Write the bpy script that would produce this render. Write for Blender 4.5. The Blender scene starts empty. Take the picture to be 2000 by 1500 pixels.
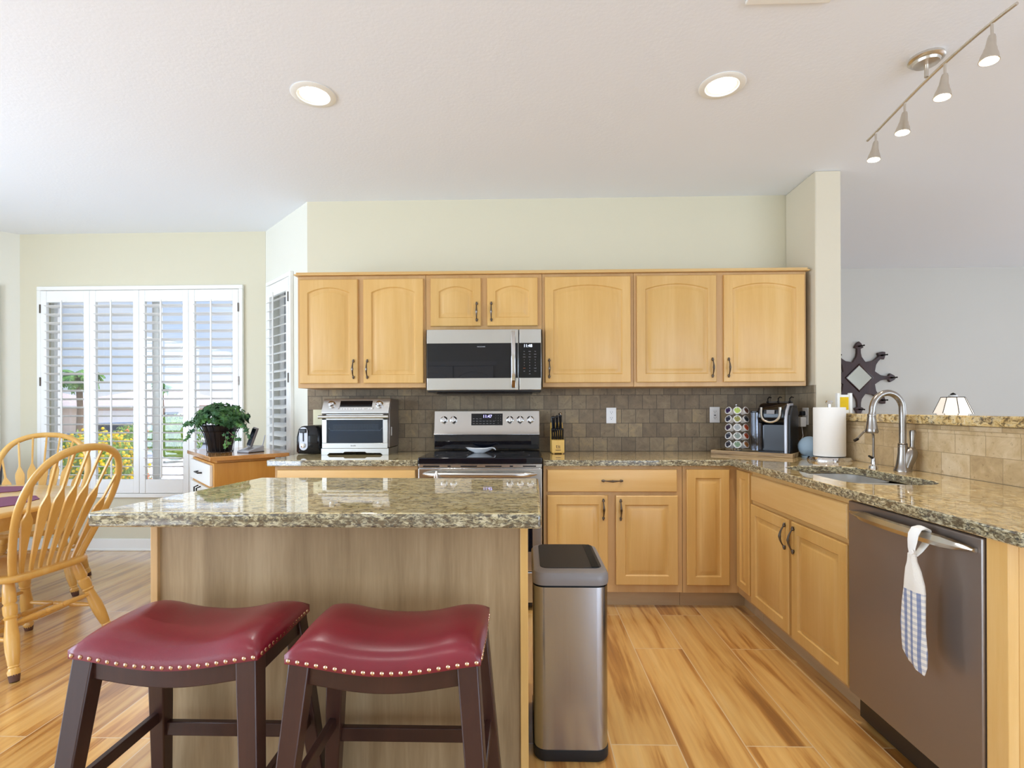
import bpy, bmesh, math, random
from mathutils import Vector, Matrix
random.seed(7)
PI = math.pi
SC = bpy.context.scene
COL = SC.collection
# ------------------------------------------------------------ camera
cam_d = bpy.data.cameras.new('camera'); cam = bpy.data.objects.new('camera', cam_d); COL.objects.link(cam)
cam_d.sensor_width = 36.0; cam_d.lens = 1019.9/2000*36.0; cam_d.shift_y = (796.6-750)/2000.0
cam_d.clip_start = .05; cam_d.clip_end = 400
cam.matrix_world = Matrix.Translation((0, 0, 1.2331)) @ Matrix.Rotation(.0261, 4, 'Z') @ Matrix.Rotation(PI/2, 4, 'X') @ Matrix.Rotation(-.0034, 4, 'Z')
SC.camera = cam
SC.view_settings.view_transform = 'Standard'
SC.view_settings.look = 'None'
SC.view_settings.gamma = 1.0
SC.view_settings.use_curve_mapping = False
SC.view_settings.exposure = -0.22
# ------------------------------------------------------------ world sky
W = bpy.data.worlds.new('sky'); SC.world = W; W.use_nodes = True
nt = W.node_tree; nt.nodes.clear()
def wn(t, **k):
    n = nt.nodes.new(t)
    for a, b in k.items(): setattr(n, a, b)
    return n
tc = wn('ShaderNodeTexCoord'); mp = wn('ShaderNodeMapping'); mp.inputs['Scale'].default_value = (1, 1, 3.2)
nz = wn('ShaderNodeTexNoise'); nz.inputs['Scale'].default_value = 2.3; nz.inputs['Detail'].default_value = 7
rp = wn('ShaderNodeValToRGB'); rp.color_ramp.elements[0].position = .42; rp.color_ramp.elements[1].position = .66
sx = wn('ShaderNodeSeparateXYZ'); gr = wn('ShaderNodeValToRGB')
e = gr.color_ramp.elements; e[0].position = 0; e[0].color = (.70, .82, 1, 1); e[1].position = .6; e[1].color = (.25, .45, .88, 1)
e2 = gr.color_ramp.elements.new(.2); e2.color = (.50, .68, .98, 1)
mx = wn('ShaderNodeMix', data_type='RGBA'); mx.inputs[7].default_value = (1.0, 1.0, 1.0, 1)
bg = wn('ShaderNodeBackground'); zr = wn('ShaderNodeMapRange'); zr.inputs[1].default_value = .28; zr.inputs[2].default_value = .55; zr.inputs[3].default_value = 1.2; zr.inputs[4].default_value = 3.4   # sky strength raised above the window view to add light indoors
wo = wn('ShaderNodeOutputWorld'); L = nt.links.new
L(tc.outputs['Generated'], mp.inputs[0]); L(mp.outputs[0], nz.inputs[0]); L(nz.outputs[0], rp.inputs[0])
L(tc.outputs['Generated'], sx.inputs[0]); L(sx.outputs[2], gr.inputs[0])
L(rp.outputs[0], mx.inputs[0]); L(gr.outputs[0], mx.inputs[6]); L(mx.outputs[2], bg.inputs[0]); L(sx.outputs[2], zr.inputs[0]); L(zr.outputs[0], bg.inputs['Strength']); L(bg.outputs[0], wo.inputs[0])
# ------------------------------------------------------------ sun + added fill lamps at the unseen openings
def lamp(name, kind, loc, rot, energy, color=(1, 1, 1), **k):
    d = bpy.data.lights.new(name, kind); d.energy = energy; d.color = color
    for a, b in k.items(): setattr(d, a, b)
    o = bpy.data.objects.new(name, d); o.location = loc; o.rotation_euler = rot; COL.objects.link(o); return o
lamp('sun', 'SUN', (10, 3, 20), Vector((.60, .14, .79)).to_track_quat('Z', 'Y').to_euler(), 3.2, (1, .97, .92), angle=.01)
UPT = .50   # upward tilt of the added fill, to brighten the ceiling
FILL_COL = (.76, .935, 1.17)  # cool tint shared by the added fill lamps
lamp('fill_behind_left', 'AREA', (-4.5, -3.12, 1.2), (PI/2+.1, 0, 0), 55, FILL_COL, shape='RECTANGLE', size=.8, size_y=2.1)  # unseen fill lamp added behind the camera, left
lamp('fill_behind_right', 'AREA', (4.1, -3.12, 1.2), (PI/2+UPT, 0, .15), 200, FILL_COL, shape='RECTANGLE', size=5.4, size_y=2.1)  # unseen fill lamp added behind the camera, aimed up at the ceiling
lamp('fill_left_side', 'AREA', (-5.0, .6, 1.35), (PI/2+.05, 0, -PI/2), 178, FILL_COL, shape='RECTANGLE', size=3.8, size_y=1.7)  # fill lamp added on the left side, out of view
lamp('fill_living_side', 'AREA', (7.3, 2.6, 1.5), (PI/2+.2, 0, PI/2), 60, FILL_COL, shape='RECTANGLE', size=3.0, size_y=1.8)  # out-of-view fill lamp added to lift the living room

# ------------------------------------------------------------ material helpers
def lin(c):
    if isinstance(c, str):
        c = c.lstrip('#'); c = [int(c[i:i+2], 16)/255 for i in (0, 2, 4)]
    return tuple(((x/12.92) if x <= .04045 else ((x+.055)/1.055)**2.4) for x in c) + (1,)
class NT:
    def __init__(s, name):
        s.m = bpy.data.materials.new(name); s.m.use_nodes = True
        s.t = s.m.node_tree; s.b = s.t.nodes['Principled BSDF']
    def n(s, t, ins=None, **k):
        n = s.t.nodes.new(t)
        for a, b in k.items(): setattr(n, a, b)
        for a, b in (ins or {}).items():
            if isinstance(b, bpy.types.NodeSocket): s.t.links.new(b, n.inputs[a])
            else: n.inputs[a].default_value = b
        return n
    def coord(s, scale=(1, 1, 1), rot=(0, 0, 0), loc=(0, 0, 0)):
        c = s.n('ShaderNodeTexCoord')
        return s.n('ShaderNodeMapping', {0: c.outputs['Object'], 'Scale': scale, 'Rotation': rot, 'Location': loc}).outputs[0]
    def noise(s, vec, scale, detail=4, rough=.5, dist=0, w=None):
        k = {'Vector': vec, 'Scale': scale, 'Detail': detail, 'Roughness': rough, 'Distortion': dist}
        if w is not None:
            n = s.n('ShaderNodeTexNoise', None, noise_dimensions='4D')
            for a, b in k.items():
                if isinstance(b, bpy.types.NodeSocket): s.t.links.new(b, n.inputs[a])
                else: n.inputs[a].default_value = b
            s.t.links.new(w, n.inputs['W']); return n.outputs[0]
        return s.n('ShaderNodeTexNoise', k).outputs[0]
    def ramp(s, fac, stops):
        r = s.n('ShaderNodeValToRGB', {0: fac}); el = r.color_ramp.elements
        while len(el) < len(stops): el.new(.5)
        for e_, (p, c) in zip(el, stops): e_.position = p; e_.color = lin(c) if isinstance(c, str) else (c, c, c, 1)
        return r.outputs[0]
    def mix(s, f, a, b, mode='MIX'):
        n = s.n('ShaderNodeMix', None, data_type='RGBA', blend_type=mode)
        for i, v in ((0, f), (6, a), (7, b)):
            if isinstance(v, bpy.types.NodeSocket): s.t.links.new(v, n.inputs[i])
            else: n.inputs[i].default_value = lin(v) if isinstance(v, str) else v
        return n.outputs[2]
    def math(s, op, a, b=0.0, c=0.0):
        n = s.n('ShaderNodeMath', None, operation=op)
        for i, v in enumerate((a, b, c)):
            if isinstance(v, bpy.types.NodeSocket): s.t.links.new(v, n.inputs[i])
            else: n.inputs[i].default_value = v
        return n.outputs[0]
    def set(s, **k):
        for a, v in k.items():
            a = a.replace('_', ' ')
            i = s.b.inputs[a]
            if isinstance(v, bpy.types.NodeSocket): s.t.links.new(v, i)
            elif isinstance(v, str): i.default_value = lin(v)
            else: i.default_value = v
        return s
    def bump(s, h, strength=.2, dist=.01):
        b = s.n('ShaderNodeBump', {'Height': h, 'Strength': strength, 'Distance': dist})
        s.t.links.new(b.outputs[0], s.b.inputs['Normal']); return s
    def rnd(s): return s.n('ShaderNodeObjectInfo').outputs['Random']
MAT = {}
def plain(name, col, rough=.5, metal=0, var=.04, scale=30, spec=.5, coat=0, **k):
    N = NT(name); c = N.noise(N.coord(), scale, 3)
    base = lin(col)
    lo = tuple(x*(1-var) for x in base[:3])+(1,); hi = tuple(min(1, x*(1+var)) for x in base[:3])+(1,)
    N.set(Base_Color=N.mix(c, lo, hi), Roughness=rough, Metallic=metal, Specular_IOR_Level=spec, Coat_Weight=coat)
    N.set(**k); MAT[name] = N.m; return N.m
def wall_paint(name, col, sc=90, st=.12, rough=.75):
    N = NT(name); v = N.coord(); h = N.noise(v, sc, 3, .6); b = lin(col)
    N.set(Base_Color=N.mix(N.noise(v, 1.3, 2), tuple(x*.985 for x in b[:3])+(1,), b), Roughness=rough, Specular_IOR_Level=.25)
    N.bump(h, st, .004); MAT[name] = N.m; return N.m
wall_paint('paint_cream', '#DCD5BC'); wall_paint('paint_pale', '#EAE8DA'); wall_paint('paint_grey', '#CFCBC2')
wall_paint('paint_ceiling', '#F3F7FD', 60, .22); wall_paint('paint_column', '#DDD3BC')
plain('white_trim', '#F4F3EC', .35, var=.01); plain('white_louver', '#F6F6F2', .3, var=.01)
plain('white_plastic', '#EFEDEA', .3, var=.01); plain('cream_plastic', '#E9E2BC', .35, var=.01)
plain('black_plastic', '#15161A', .28, var=.1); plain('black_gloss', '#0B0C10', .10, var=.1, spec=.4)
plain('glass_black', '#0E1018', .02, var=.05, spec=.5); plain('dark_metal', '#2A2522', .35, .9)
plain('ceramic_white', '#EEF0F0', .12, var=.01); plain('paper', '#F3F0EA', .9, var=.015, scale=60)
plain('pewter', '#6B625A', .28, 1.0, scale=60, var=.35)
plain('chrome', '#D8D8D8', .08, 1.0, var=.02); plain('nickel', '#D8D2C8', .28, 1.0, var=.05)
plain('faucet_nickel', '#9A938B', .27, 1.0, var=.05); plain('vinyl_black', '#1A1A1E', .45)
plain('grey_plastic', '#807A78', .35, var=.03); plain('silver_plastic', '#B9BAC0', .3, .3, var=.03)
plain('speaker_fabric', '#9DB2C2', .9, var=.06, scale=300); plain('knife_handle', '#14161C', .25)
plain('burgundy_mat', '#7A3A58', .7, var=.06, scale=200); plain('brown_cap', '#5A3A2C', .6)
plain('rubber', '#121214', .6); plain('brass_nail', '#D8B89A', .22, 1.0, var=.05)
plain('mirror_glass', '#C9CCC6', .02, 1.0, var=.01); plain('stucco', '#CFB9A4', .9, var=.06); plain('stucco_white', '#E9E2DA', .9)
plain('concrete', '#CFC8BF', .95); plain('asphalt', '#8E8C8E', .95); plain('car_paint_grey', '#5E6B7C', .2, .5); plain('car_paint_white', '#E8EAEE', .2)
plain('car_glass', '#1E2733', .05); plain('trunk_brown', '#7B6450', .9, var=.2, scale=12)
plain('flower_yellow', '#F2C500', .7, var=.2, scale=20); plain('flower_orange', '#F08A4A', .7)
plain('oven_interior', '#4A5560', .3, .4)

def emit(name, col, s):
    N = NT(name); N.set(Base_Color=col, Emission_Color=col, Emission_Strength=s, Roughness=.5); MAT[name] = N.m
emit('lamp_face', '#FFFDF5', 14); emit('bulb_face', '#FFF3DC', 9); emit('digits_white', '#DCEBFF', 3.0); emit('digits_blue', '#B9B4FF', 3.0)
emit('shade_glow', '#FFF2E2', .75)

def glassmat(name, refl=.06, tint=(1, 1, 1, 1)):
    m = bpy.data.materials.new(name); m.use_nodes = True; t = m.node_tree; t.nodes.clear()
    o = t.nodes.new('ShaderNodeOutputMaterial'); tr = t.nodes.new('ShaderNodeBsdfTransparent'); tr.inputs[0].default_value = tint
    gl = t.nodes.new('ShaderNodeBsdfGlossy'); gl.inputs['Roughness'].default_value = .02
    fr = t.nodes.new('ShaderNodeFresnel'); fr.inputs[0].default_value = 1.45
    mxx = t.nodes.new('ShaderNodeMixShader'); t.links.new(fr.outputs[0], mxx.inputs[0]); t.links.new(tr.outputs[0], mxx.inputs[1]); t.links.new(gl.outputs[0], mxx.inputs[2])
    t.links.new(mxx.outputs[0], o.inputs[0]); MAT[name] = m
glassmat('window_glass'); glassmat('clear_plastic', tint=(.86, .88, .95, 1)); glassmat('oven_glass', tint=(.62, .68, .75, 1))

def wood(name, c0, c1, c2, axis='Z', rough=.38, fine=1.0, coat=.0, seed=0.0, contrast=(.25, .55, .8)):
    """straight-grained timber, grain along the given object axis"""
    N = NT(name); r = N.rnd()
    sc = {'Z': (1, 1, .07), 'X': (.07, 1, 1), 'Y': (1, .07, 1)}[axis]
    v = N.coord(scale=sc); w = N.math('MULTIPLY_ADD', r, 37.0, seed)
    big = N.noise(v, 9*fine, 3, .55, .8, w=w); fin = N.noise(v, 120*fine, 3, .6, 0, w=w)
    f = N.math('MULTIPLY_ADD', fin, .22, N.math('MULTIPLY', big, .85))
    col = N.ramp(f, [(contrast[0], c0), (contrast[1], c1), (contrast[2], c2)])
    hsv = N.n('ShaderNodeHueSaturation', {'Value': N.math('MULTIPLY_ADD', r, .10, .95), 'Color': col})
    N.set(Base_Color=hsv.outputs[0], Roughness=rough, Coat_Weight=coat, Coat_Roughness=.15, Specular_IOR_Level=.45)
    N.bump(fin, .05, .002); MAT[name] = N.m; return N.m
wood('maple', '#CC9B52', '#D8AC66', '#E2BB7B', 'Z', .34)
wood('maple_h', '#D3A35E', '#DDB473', '#E6C288', 'X', .34)
wood('maple_y', '#D3A35E', '#DDB473', '#E6C288', 'Y', .34)
wood('maple_frame', '#BE9157', '#C9A06A', '#D4AE7B', 'Z', .4)
wood('toe_wood', '#B39670', '#C0A47E', '#CCB28C', 'X', .5)
wood('panel_oak', '#8F7553', '#A68B66', '#B89E79', 'Z', .42, 1.2, contrast=(.34, .52, .68))
wood('panel_oak_dark', '#7A6244', '#8B724F', '#9C8563', 'Z', .42, 1.2)
wood('chair_oak', '#CF9A48', '#DDAC5B', '#E8C078', 'Z', .3, coat=.2)
wood('table_oak', '#D09C4E', '#DDB067', '#E8C285', 'X', .25, coat=.3)
wood('cart_oak', '#C28436', '#D69B48', '#E4B265', 'Z', .35)
wood('cart_top', '#B07436', '#C58A48', '#D49D5D', 'X', .12, coat=.5)
wood('espresso', '#2E1A15', '#3B211A', '#48291F', 'Z', .36, coat=.1)
wood('walnut_dark', '#2B1612', '#3A1F19', '#482A20', 'Z', .3)
wood('block_wood', '#D9A94F', '#E3B65C', '#EBC472', 'Z', .4)
wood('tray_wood', '#5E4630', '#A88A60', '#D0B98E', 'X', .5, 2.2, contrast=(.36, .5, .62))

def leather():
    N = NT('red_leather'); v = N.coord(); a = N.noise(v, 5, 3); h = N.noise(v, 260, 4)
    N.set(Base_Color=N.ramp(a, [(.3, '#6E0F20'), (.7, '#841828')]), Roughness=.34, Specular_IOR_Level=.55, Coat_Weight=.15, Coat_Roughness=.25)
    N.bump(h, .12, .002); MAT['red_leather'] = N.m
leather()
def steel(name, col, rough, axis, metal=1.0, aniso=.0):
    N = NT(name); sc = {'X': (.02, 1, 1), 'Z': (1, 1, .02), 'Y': (1, .02, 1)}[axis]
    n_ = N.noise(N.coord(scale=sc), 250, 1); b = lin(col)
    N.set(Base_Color=N.mix(n_, tuple(x*.96 for x in b[:3])+(1,), b), Metallic=metal, Roughness=N.math('MULTIPLY_ADD', n_, .05, rough-.025))
    MAT[name] = N.m
steel('steel', '#CFCFCC', .24, 'X'); steel('steel_v', '#A9A9AB', .22, 'Z'); steel('steel_dark', '#978E88', .36, 'X', metal=.8)
steel('steel_sink', '#DCDCDA', .38, 'X', metal=.75); steel('steel_oven', '#C9C9C6', .36, 'X')

def granite(name, stretch=(1, 1, 1), light='#DCC994', mid='#B79B62', dark='#4A4138', grey='#8F8A7C', rot=(0, 0, 0), bias=0.025, sc=1.0, pale='#E6DBBA'):
    N = NT(name); v = N.coord(scale=stretch, rot=rot)
    a = N.noise(v, 34*sc, 8, .68, 1.0); b = N.noise(v, 60*sc, 8, .7, .7); c = N.noise(v, 11*sc, 4, .6, 1.0)
    base = N.ramp(a, [(.38, mid), (.52, light), (.70, pale)])
    base = N.mix(N.ramp(c, [(.45, 0.0), (.7, .45)]), base, grey)
    base = N.mix(N.ramp(b, [(.34+bias, .9), (.44+bias, 0.0)]), base, dark)
    base = N.mix(N.ramp(a, [(.34+bias, .75), (.43+bias, 0.0)]), base, '#66563F')
    N.set(Base_Color=base, Roughness=.04, Specular_IOR_Level=.65, Coat_Weight=.45, Coat_Roughness=.015)
    MAT[name] = N.m
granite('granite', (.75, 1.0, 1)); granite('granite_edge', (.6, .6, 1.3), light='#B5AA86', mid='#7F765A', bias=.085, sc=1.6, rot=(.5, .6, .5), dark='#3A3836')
granite('granite_pen', (1.0, .75, 1), light='#E2C486', mid='#BF9650', bias=.04)

def tile(name, w, h, cols, mortar, orient, msize=.002, off=.5, rough=.55, loc=(0, 0, 0)):
    N = NT(name); c = N.n('ShaderNodeTexCoord').outputs['Object']
    s = N.n('ShaderNodeSeparateXYZ', {0: c})
    v = N.n('ShaderNodeCombineXYZ', {0: s.outputs[{'X': 0, 'Y': 1}[orient]], 1: s.outputs[2]}).outputs[0]
    v = N.n('ShaderNodeMapping', {0: v, 'Location': loc}).outputs[0]
    br = N.n('ShaderNodeTexBrick', {'Vector': v, 'Color1': (0, 0, 0, 1), 'Color2': (1, 1, 1, 1), 'Mortar': (0, 0, 0, 1), 'Scale': 1.0, 'Mortar Size': msize, 'Mortar Smooth': .3, 'Bias': 0.0, 'Brick Width': w, 'Row Height': h}, offset=off, squash=1.0)
    rnd = N.math('MULTIPLY', br.outputs[0], 1.0)
    n1 = N.noise(c, 14, 6, .65, .8); n2 = N.noise(c, 60, 5, .7)
    f = N.math('ADD', N.math('MULTIPLY', rnd, .42), N.math('MULTIPLY_ADD', n1, 1.0, -.20))
    col = N.ramp(f, [(.12, cols[0]), (.45, cols[1]), (.68, cols[2]), (.95, cols[3])])
    pits = N.ramp(n2, [(.30, .75), (.40, 0.0)])
    col = N.mix(pits, col, cols[4]); col = N.mix(br.outputs['Fac'], col, mortar)
    N.set(Base_Color=col, Roughness=rough, Specular_IOR_Level=.35)
    hh = N.math('SUBTRACT', N.math('MULTIPLY', n2, .25), br.outputs['Fac'])
    N.bump(hh, .5, .004); MAT[name] = N.m
tile('tile_brown', .1025, .1025, ['#6F614F', '#84735C', '#96856A', '#B59B70', '#564B3D'], '#5A5043', 'X', loc=(.02, -.914+.1025*9, 0), off=.5)
tile('tile_brown_y', .1025, .1025, ['#7C6F5C', '#8F8068', '#9C8C74', '#AE9C78', '#5E5346'], '#6A5F50', 'Y', loc=(.0, -.914+.1025*9, 0))
tile('tile_travertine', .158, .105, ['#A98F6A', '#C4AA80', '#D6BF9A', '#E2D0B2', '#8E7350'], '#A9926E', 'Y', loc=(.03, -.914+.105*9, 0), rough=.4, msize=.0015)

def floor_mat():
    N = NT('wood_plank_tile'); c = N.n('ShaderNodeTexCoord').outputs['Object']; s = N.n('ShaderNodeSeparateXYZ', {0: c})
    v = N.n('ShaderNodeCombineXYZ', {0: N.math('ADD', s.outputs[1], .48), 1: N.math('ADD', s.outputs[0], 10-.8+.0005)}).outputs[0]
    br = N.n('ShaderNodeTexBrick', {'Vector': v, 'Color1': (0, 0, 0, 1), 'Color2': (1, 1, 1, 1), 'Mortar': (0, 0, 0, 1), 'Scale': 1.0, 'Mortar Size': .0024, 'Mortar Smooth': .1, 'Bias': 0.0, 'Brick Width': 1.2, 'Row Height': .2438}, offset=.36, offset_frequency=2)
    w = N.math('MULTIPLY', br.outputs[0], 40.0)
    st = N.n('ShaderNodeMapping', {0: c, 'Scale': (1, .075, 1)}).outputs[0]
    big = N.noise(st, 8.5, 3, .55, 1.3, w=w); mid = N.noise(st, 22, 4, .6, 1.0, w=w); fin = N.noise(st, 130, 3, .6, 0, w=w)
    f = N.math('ADD', N.math('MULTIPLY', big, .62), N.math('MULTIPLY', mid, .38))
    col = N.ramp(f, [(.36, '#8A5626'), (.44, '#B57C3A'), (.50, '#D8A55C'), (.60, '#E4B76F'), (.72, '#F0CB8C')])
    wv = N.n('ShaderNodeTexWave', {'Vector': st, 'Scale': 9.0, 'Distortion': 9.0, 'Detail': 3.0, 'Detail Scale': 1.5}, wave_type='BANDS', bands_direction='X')
    col = N.mix(N.math('MULTIPLY', wv.outputs[1], .10), col, '#8A5527')
    col = N.mix(N.math('MULTIPLY', fin, .16), col, '#96693D')
    hv = N.n('ShaderNodeHueSaturation', {'Value': N.math('MULTIPLY_ADD', br.outputs[0], .22, .88), 'Color': col, 'Saturation': 1.0}).outputs[0]
    col = N.mix(br.outputs['Fac'], hv, '#D8BC94')
    N.set(Base_Color=col, Roughness=N.math('MULTIPLY_ADD', fin, .12, .24), Specular_IOR_Level=.7, Coat_Weight=1.0, Coat_Roughness=.17, Coat_IOR=1.75)
    N.bump(N.math('SUBTRACT', N.math('MULTIPLY', fin, .15), br.outputs['Fac']), .25, .002); MAT['floor'] = N.m
floor_mat()
def foliage(name, c0, c1, c2):
    N = NT(name); a = N.noise(N.coord(), 9, 3)
    N.set(Base_Color=N.ramp(a, [(.3, c0), (.5, c1), (.7, c2)]), Roughness=.55, Specular_IOR_Level=(.4 if name == 'ivy' else .12)); MAT[name] = N.m
foliage('ivy', '#1E3A1E', '#2F5A2C', '#5E8A3A'); foliage('shrub', '#64822E', '#86A244', '#A8BC62'); foliage('palm', '#3F6B2C', '#5E8A3C', '#86A84E')
def gravel():
    N = NT('gravel'); v = N.coord(); a = N.noise(v, 9, 8, .8)
    N.set(Base_Color=N.ramp(a, [(.3, '#A08F84'), (.5, '#CFC0B4'), (.7, '#E9DFD6')]), Roughness=.95); MAT['gravel'] = N.m
gravel()
def rooftile():
    N = NT('roof_tile'); v = N.coord(); wv = N.n('ShaderNodeTexWave', {'Vector': v, 'Scale': 3.0, 'Distortion': .5}, bands_direction='Z')
    N.set(Base_Color=N.mix(wv.outputs[1], '#B79C90', '#DCC8BC'), Roughness=.9); MAT['roof_tile'] = N.m
rooftile()
def gingham():
    N = NT('gingham'); c = N.coord()
    s = N.n('ShaderNodeSeparateXYZ', {0: c})
    a = N.math('GREATER_THAN', N.math('SINE', N.math('MULTIPLY', s.outputs[0], 250.0)), .25)
    b = N.math('GREATER_THAN', N.math('SINE', N.math('MULTIPLY', s.outputs[2], 330.0)), .0)
    c1 = N.mix(N.math('MULTIPLY', b, .40), '#EDE7DC', '#8A93AE'); c2 = N.mix(N.math('MULTIPLY', a, .72), c1, '#4A649A')
    c3 = N.mix(N.math('GREATER_THAN', s.outputs[2], -.165), c2, '#EDE6DA')
    N.set(Base_Color=c3, Roughness=.95); N.bump(N.noise(c, 400, 3), .5, .004); MAT['gingham'] = N.m
gingham()
def mesh_basket():
    N = NT('basket_mesh'); N.set(Base_Color='#B8BEC2', Metallic=.0, Roughness=.4); MAT['basket_mesh'] = N.m
mesh_basket()

# ------------------------------------------------------------ mesh helpers
class MB:
    def __init__(s): s.v = []; s.f = []
    def add(s, vs, fs, T=None):
        o = len(s.v)
        for p in vs:
            p = Vector(p); s.v.append(tuple(T @ p) if T is not None else tuple(p))
        s.f += [tuple(i+o for i in f) for f in fs]; return s
    def box(s, x0, x1, y0, y1, z0, z1, T=None):
        if x0 > x1: x0, x1 = x1, x0
        if y0 > y1: y0, y1 = y1, y0
        if z0 > z1: z0, z1 = z1, z0
        v = [(x0, y0, z0), (x1, y0, z0), (x1, y1, z0), (x0, y1, z0), (x0, y0, z1), (x1, y0, z1), (x1, y1, z1), (x0, y1, z1)]
        return s.add(v, [(0, 3, 2, 1), (4, 5, 6, 7), (0, 1, 5, 4), (1, 2, 6, 5), (2, 3, 7, 6), (3, 0, 4, 7)], T)
    def loops(s, loops, cap0=True, cap1=True, T=None, closed=True):
        n = len(loops[0]); vs = [p for l in loops for p in l]; fs = []
        for k in range(len(loops)-1):
            for i in range(n if closed else n-1):
                j = (i+1) % n; fs.append((k*n+i, k*n+j, (k+1)*n+j, (k+1)*n+i))
        if cap0: fs.append(tuple(range(n-1, -1, -1)))
        if cap1: fs.append(tuple((len(loops)-1)*n+i for i in range(n)))
        return s.add(vs, fs, T)
    def lathe(s, prof, n=20, T=None, cap0=True, cap1=True):
        ls = [[(r*math.cos(2*PI*i/n), r*math.sin(2*PI*i/n), z) for i in range(n)] for r, z in prof]
        return s.loops(ls, cap0, cap1, T)
    def cyl(s, p0, p1, r0, r1=None, n=14):
        r1 = r0 if r1 is None else r1
        return s.lathe([(r0, 0), (r1, (Vector(p1)-Vector(p0)).length)], n, aim(p0, p1))
    def turned(s, p0, p1, prof, n=14):
        """lathe along p0->p1, prof as (radius, fraction)"""
        l = (Vector(p1)-Vector(p0)).length
        return s.lathe([(r, t*l) for r, t in prof], n, aim(p0, p1))
    def tube(s, pts, r, n=10, flat=None):
        pts = [Vector(p) for p in pts]; m = len(pts); ls = []
        up = None
        for i, p in enumerate(pts):
            d = (pts[min(i+1, m-1)]-pts[max(i-1, 0)]).normalized()
            if up is None:
                up = Vector((0, 0, 1)) if abs(d.z) < .9 else Vector((0, 1, 0))
            a = d.cross(up).normalized(); up = a.cross(d).normalized()
            ri = r[i] if isinstance(r, (list, tuple)) else r
            fa, fb = flat if flat else (1, 1)
            ls.append([tuple(p + a*math.cos(2*PI*k/n)*ri*fa + up*math.sin(2*PI*k/n)*ri*fb) for k in range(n)])
        return s.loops(ls)
    def prism(s, poly, z0, z1, T=None):
        return s.loops([[(x, y, z0) for x, y in poly], [(x, y, z1) for x, y in poly]], T=T)
    def sphere(s, c, r, n=14, m=8, sq=(1, 1, 1)):
        prof = [(max(1e-4, math.sin(PI*i/m)), -math.cos(PI*i/m)) for i in range(m+1)]
        T = Matrix.Translation(c) @ Matrix.Diagonal((r*sq[0], r*sq[1], r*sq[2], 1))
        return s.lathe(prof, n, T)
def aim(p0, p1):
    p0 = Vector(p0); d = Vector(p1)-p0
    return Matrix.Translation(p0) @ d.to_track_quat('Z', 'Y').to_matrix().to_4x4()
def rrect(x0, x1, y0, y1, r, n=5):
    out = []
    for cx, cy, a in ((x1-r, y1-r, 0), (x0+r, y1-r, PI/2), (x0+r, y0+r, PI), (x1-r, y0+r, 1.5*PI)):
        for i in range(n+1):
            t = a+PI/2*i/n; out.append((cx+r*math.cos(t), cy+r*math.sin(t)))
    return out
def obj(name, mb, mat, parent=None, bevel=0, seg=2, angle=35, loc=None, rot=None):
    me = bpy.data.meshes.new(name); me.from_pydata(mb.v, [], mb.f)
    bm = bmesh.new(); bm.from_mesh(me); bmesh.ops.recalc_face_normals(bm, faces=bm.faces); bm.to_mesh(me); bm.free()
    me.polygons.foreach_set('use_smooth', [True]*len(me.polygons)); me.set_sharp_from_angle(angle=math.radians(angle))
    me.materials.append(MAT[mat]); o = bpy.data.objects.new(name, me); COL.objects.link(o)
    if bevel:
        b = o.modifiers.new('bevel', 'BEVEL'); b.width = bevel; b.segments = seg; b.limit_method = 'ANGLE'; b.angle_limit = math.radians(40); b.harden_normals = False
    if parent: o.parent = parent
    if loc: o.location = loc
    if rot: o.rotation_euler = rot
    return o
def tag(o, label, cat, group=None, kind=None):
    o['label'] = label; o['category'] = cat
    if group: o['group'] = group
    if kind: o['kind'] = kind
    return o
def thing(name, label, cat, loc=(0, 0, 0), rz=0, group=None, kind=None):
    o = bpy.data.objects.new(name, None); COL.objects.link(o); o.location = loc; o.rotation_euler = (0, 0, rz); o.empty_display_size = .05
    return tag(o, label, cat, group, kind)
def struct(name, mb, mat, label=None, bevel=0, **k):
    o = obj(name, mb, mat, bevel=bevel, **k); o['kind'] = 'structure'
    if label: o['label'] = label
    return o
def dup(root, loc, rz=None, label=None, group=None):
    r = root.copy(); COL.objects.link(r); r.location = loc
    if rz is not None: r.rotation_euler = (0, 0, rz)
    if label: r['label'] = label
    if group: r['group'] = group
    for ch in [c for c in root.children]:
        c = ch.copy(); COL.objects.link(c); c.parent = r
        for g in [q for q in ch.children]:
            d = g.copy(); COL.objects.link(d); d.parent = c
    return r
def text(name, s, size, mat, parent, loc, rot, depth=.0006, align='CENTER'):
    cu = bpy.data.curves.new(name, 'FONT'); cu.body = s; cu.size = size; cu.extrude = depth; cu.align_x = align; cu.align_y = 'CENTER'
    cu.resolution_u = 3
    t = bpy.data.objects.new(name, cu); COL.objects.link(t)
    me = bpy.data.meshes.new_from_object(t, depsgraph=bpy.context.evaluated_depsgraph_get())
    bpy.data.objects.remove(t); me.name = name; me.materials.clear(); me.materials.append(MAT[mat])
    o = bpy.data.objects.new(name, me); COL.objects.link(o); o.parent = parent; o.location = loc; o.rotation_euler = rot; return o
def boolean_cut(o, cutter):
    m = o.modifiers.new('cut', 'BOOLEAN'); m.object = cutter; m.operation = 'DIFFERENCE'; m.solver = 'EXACT'
    bpy.context.view_layer.update(); dg = bpy.context.evaluated_depsgraph_get()
    me = bpy.data.meshes.new_from_object(o.evaluated_get(dg), depsgraph=dg); o.modifiers.clear(); o.data = me
    bpy.data.objects.remove(cutter)

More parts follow.
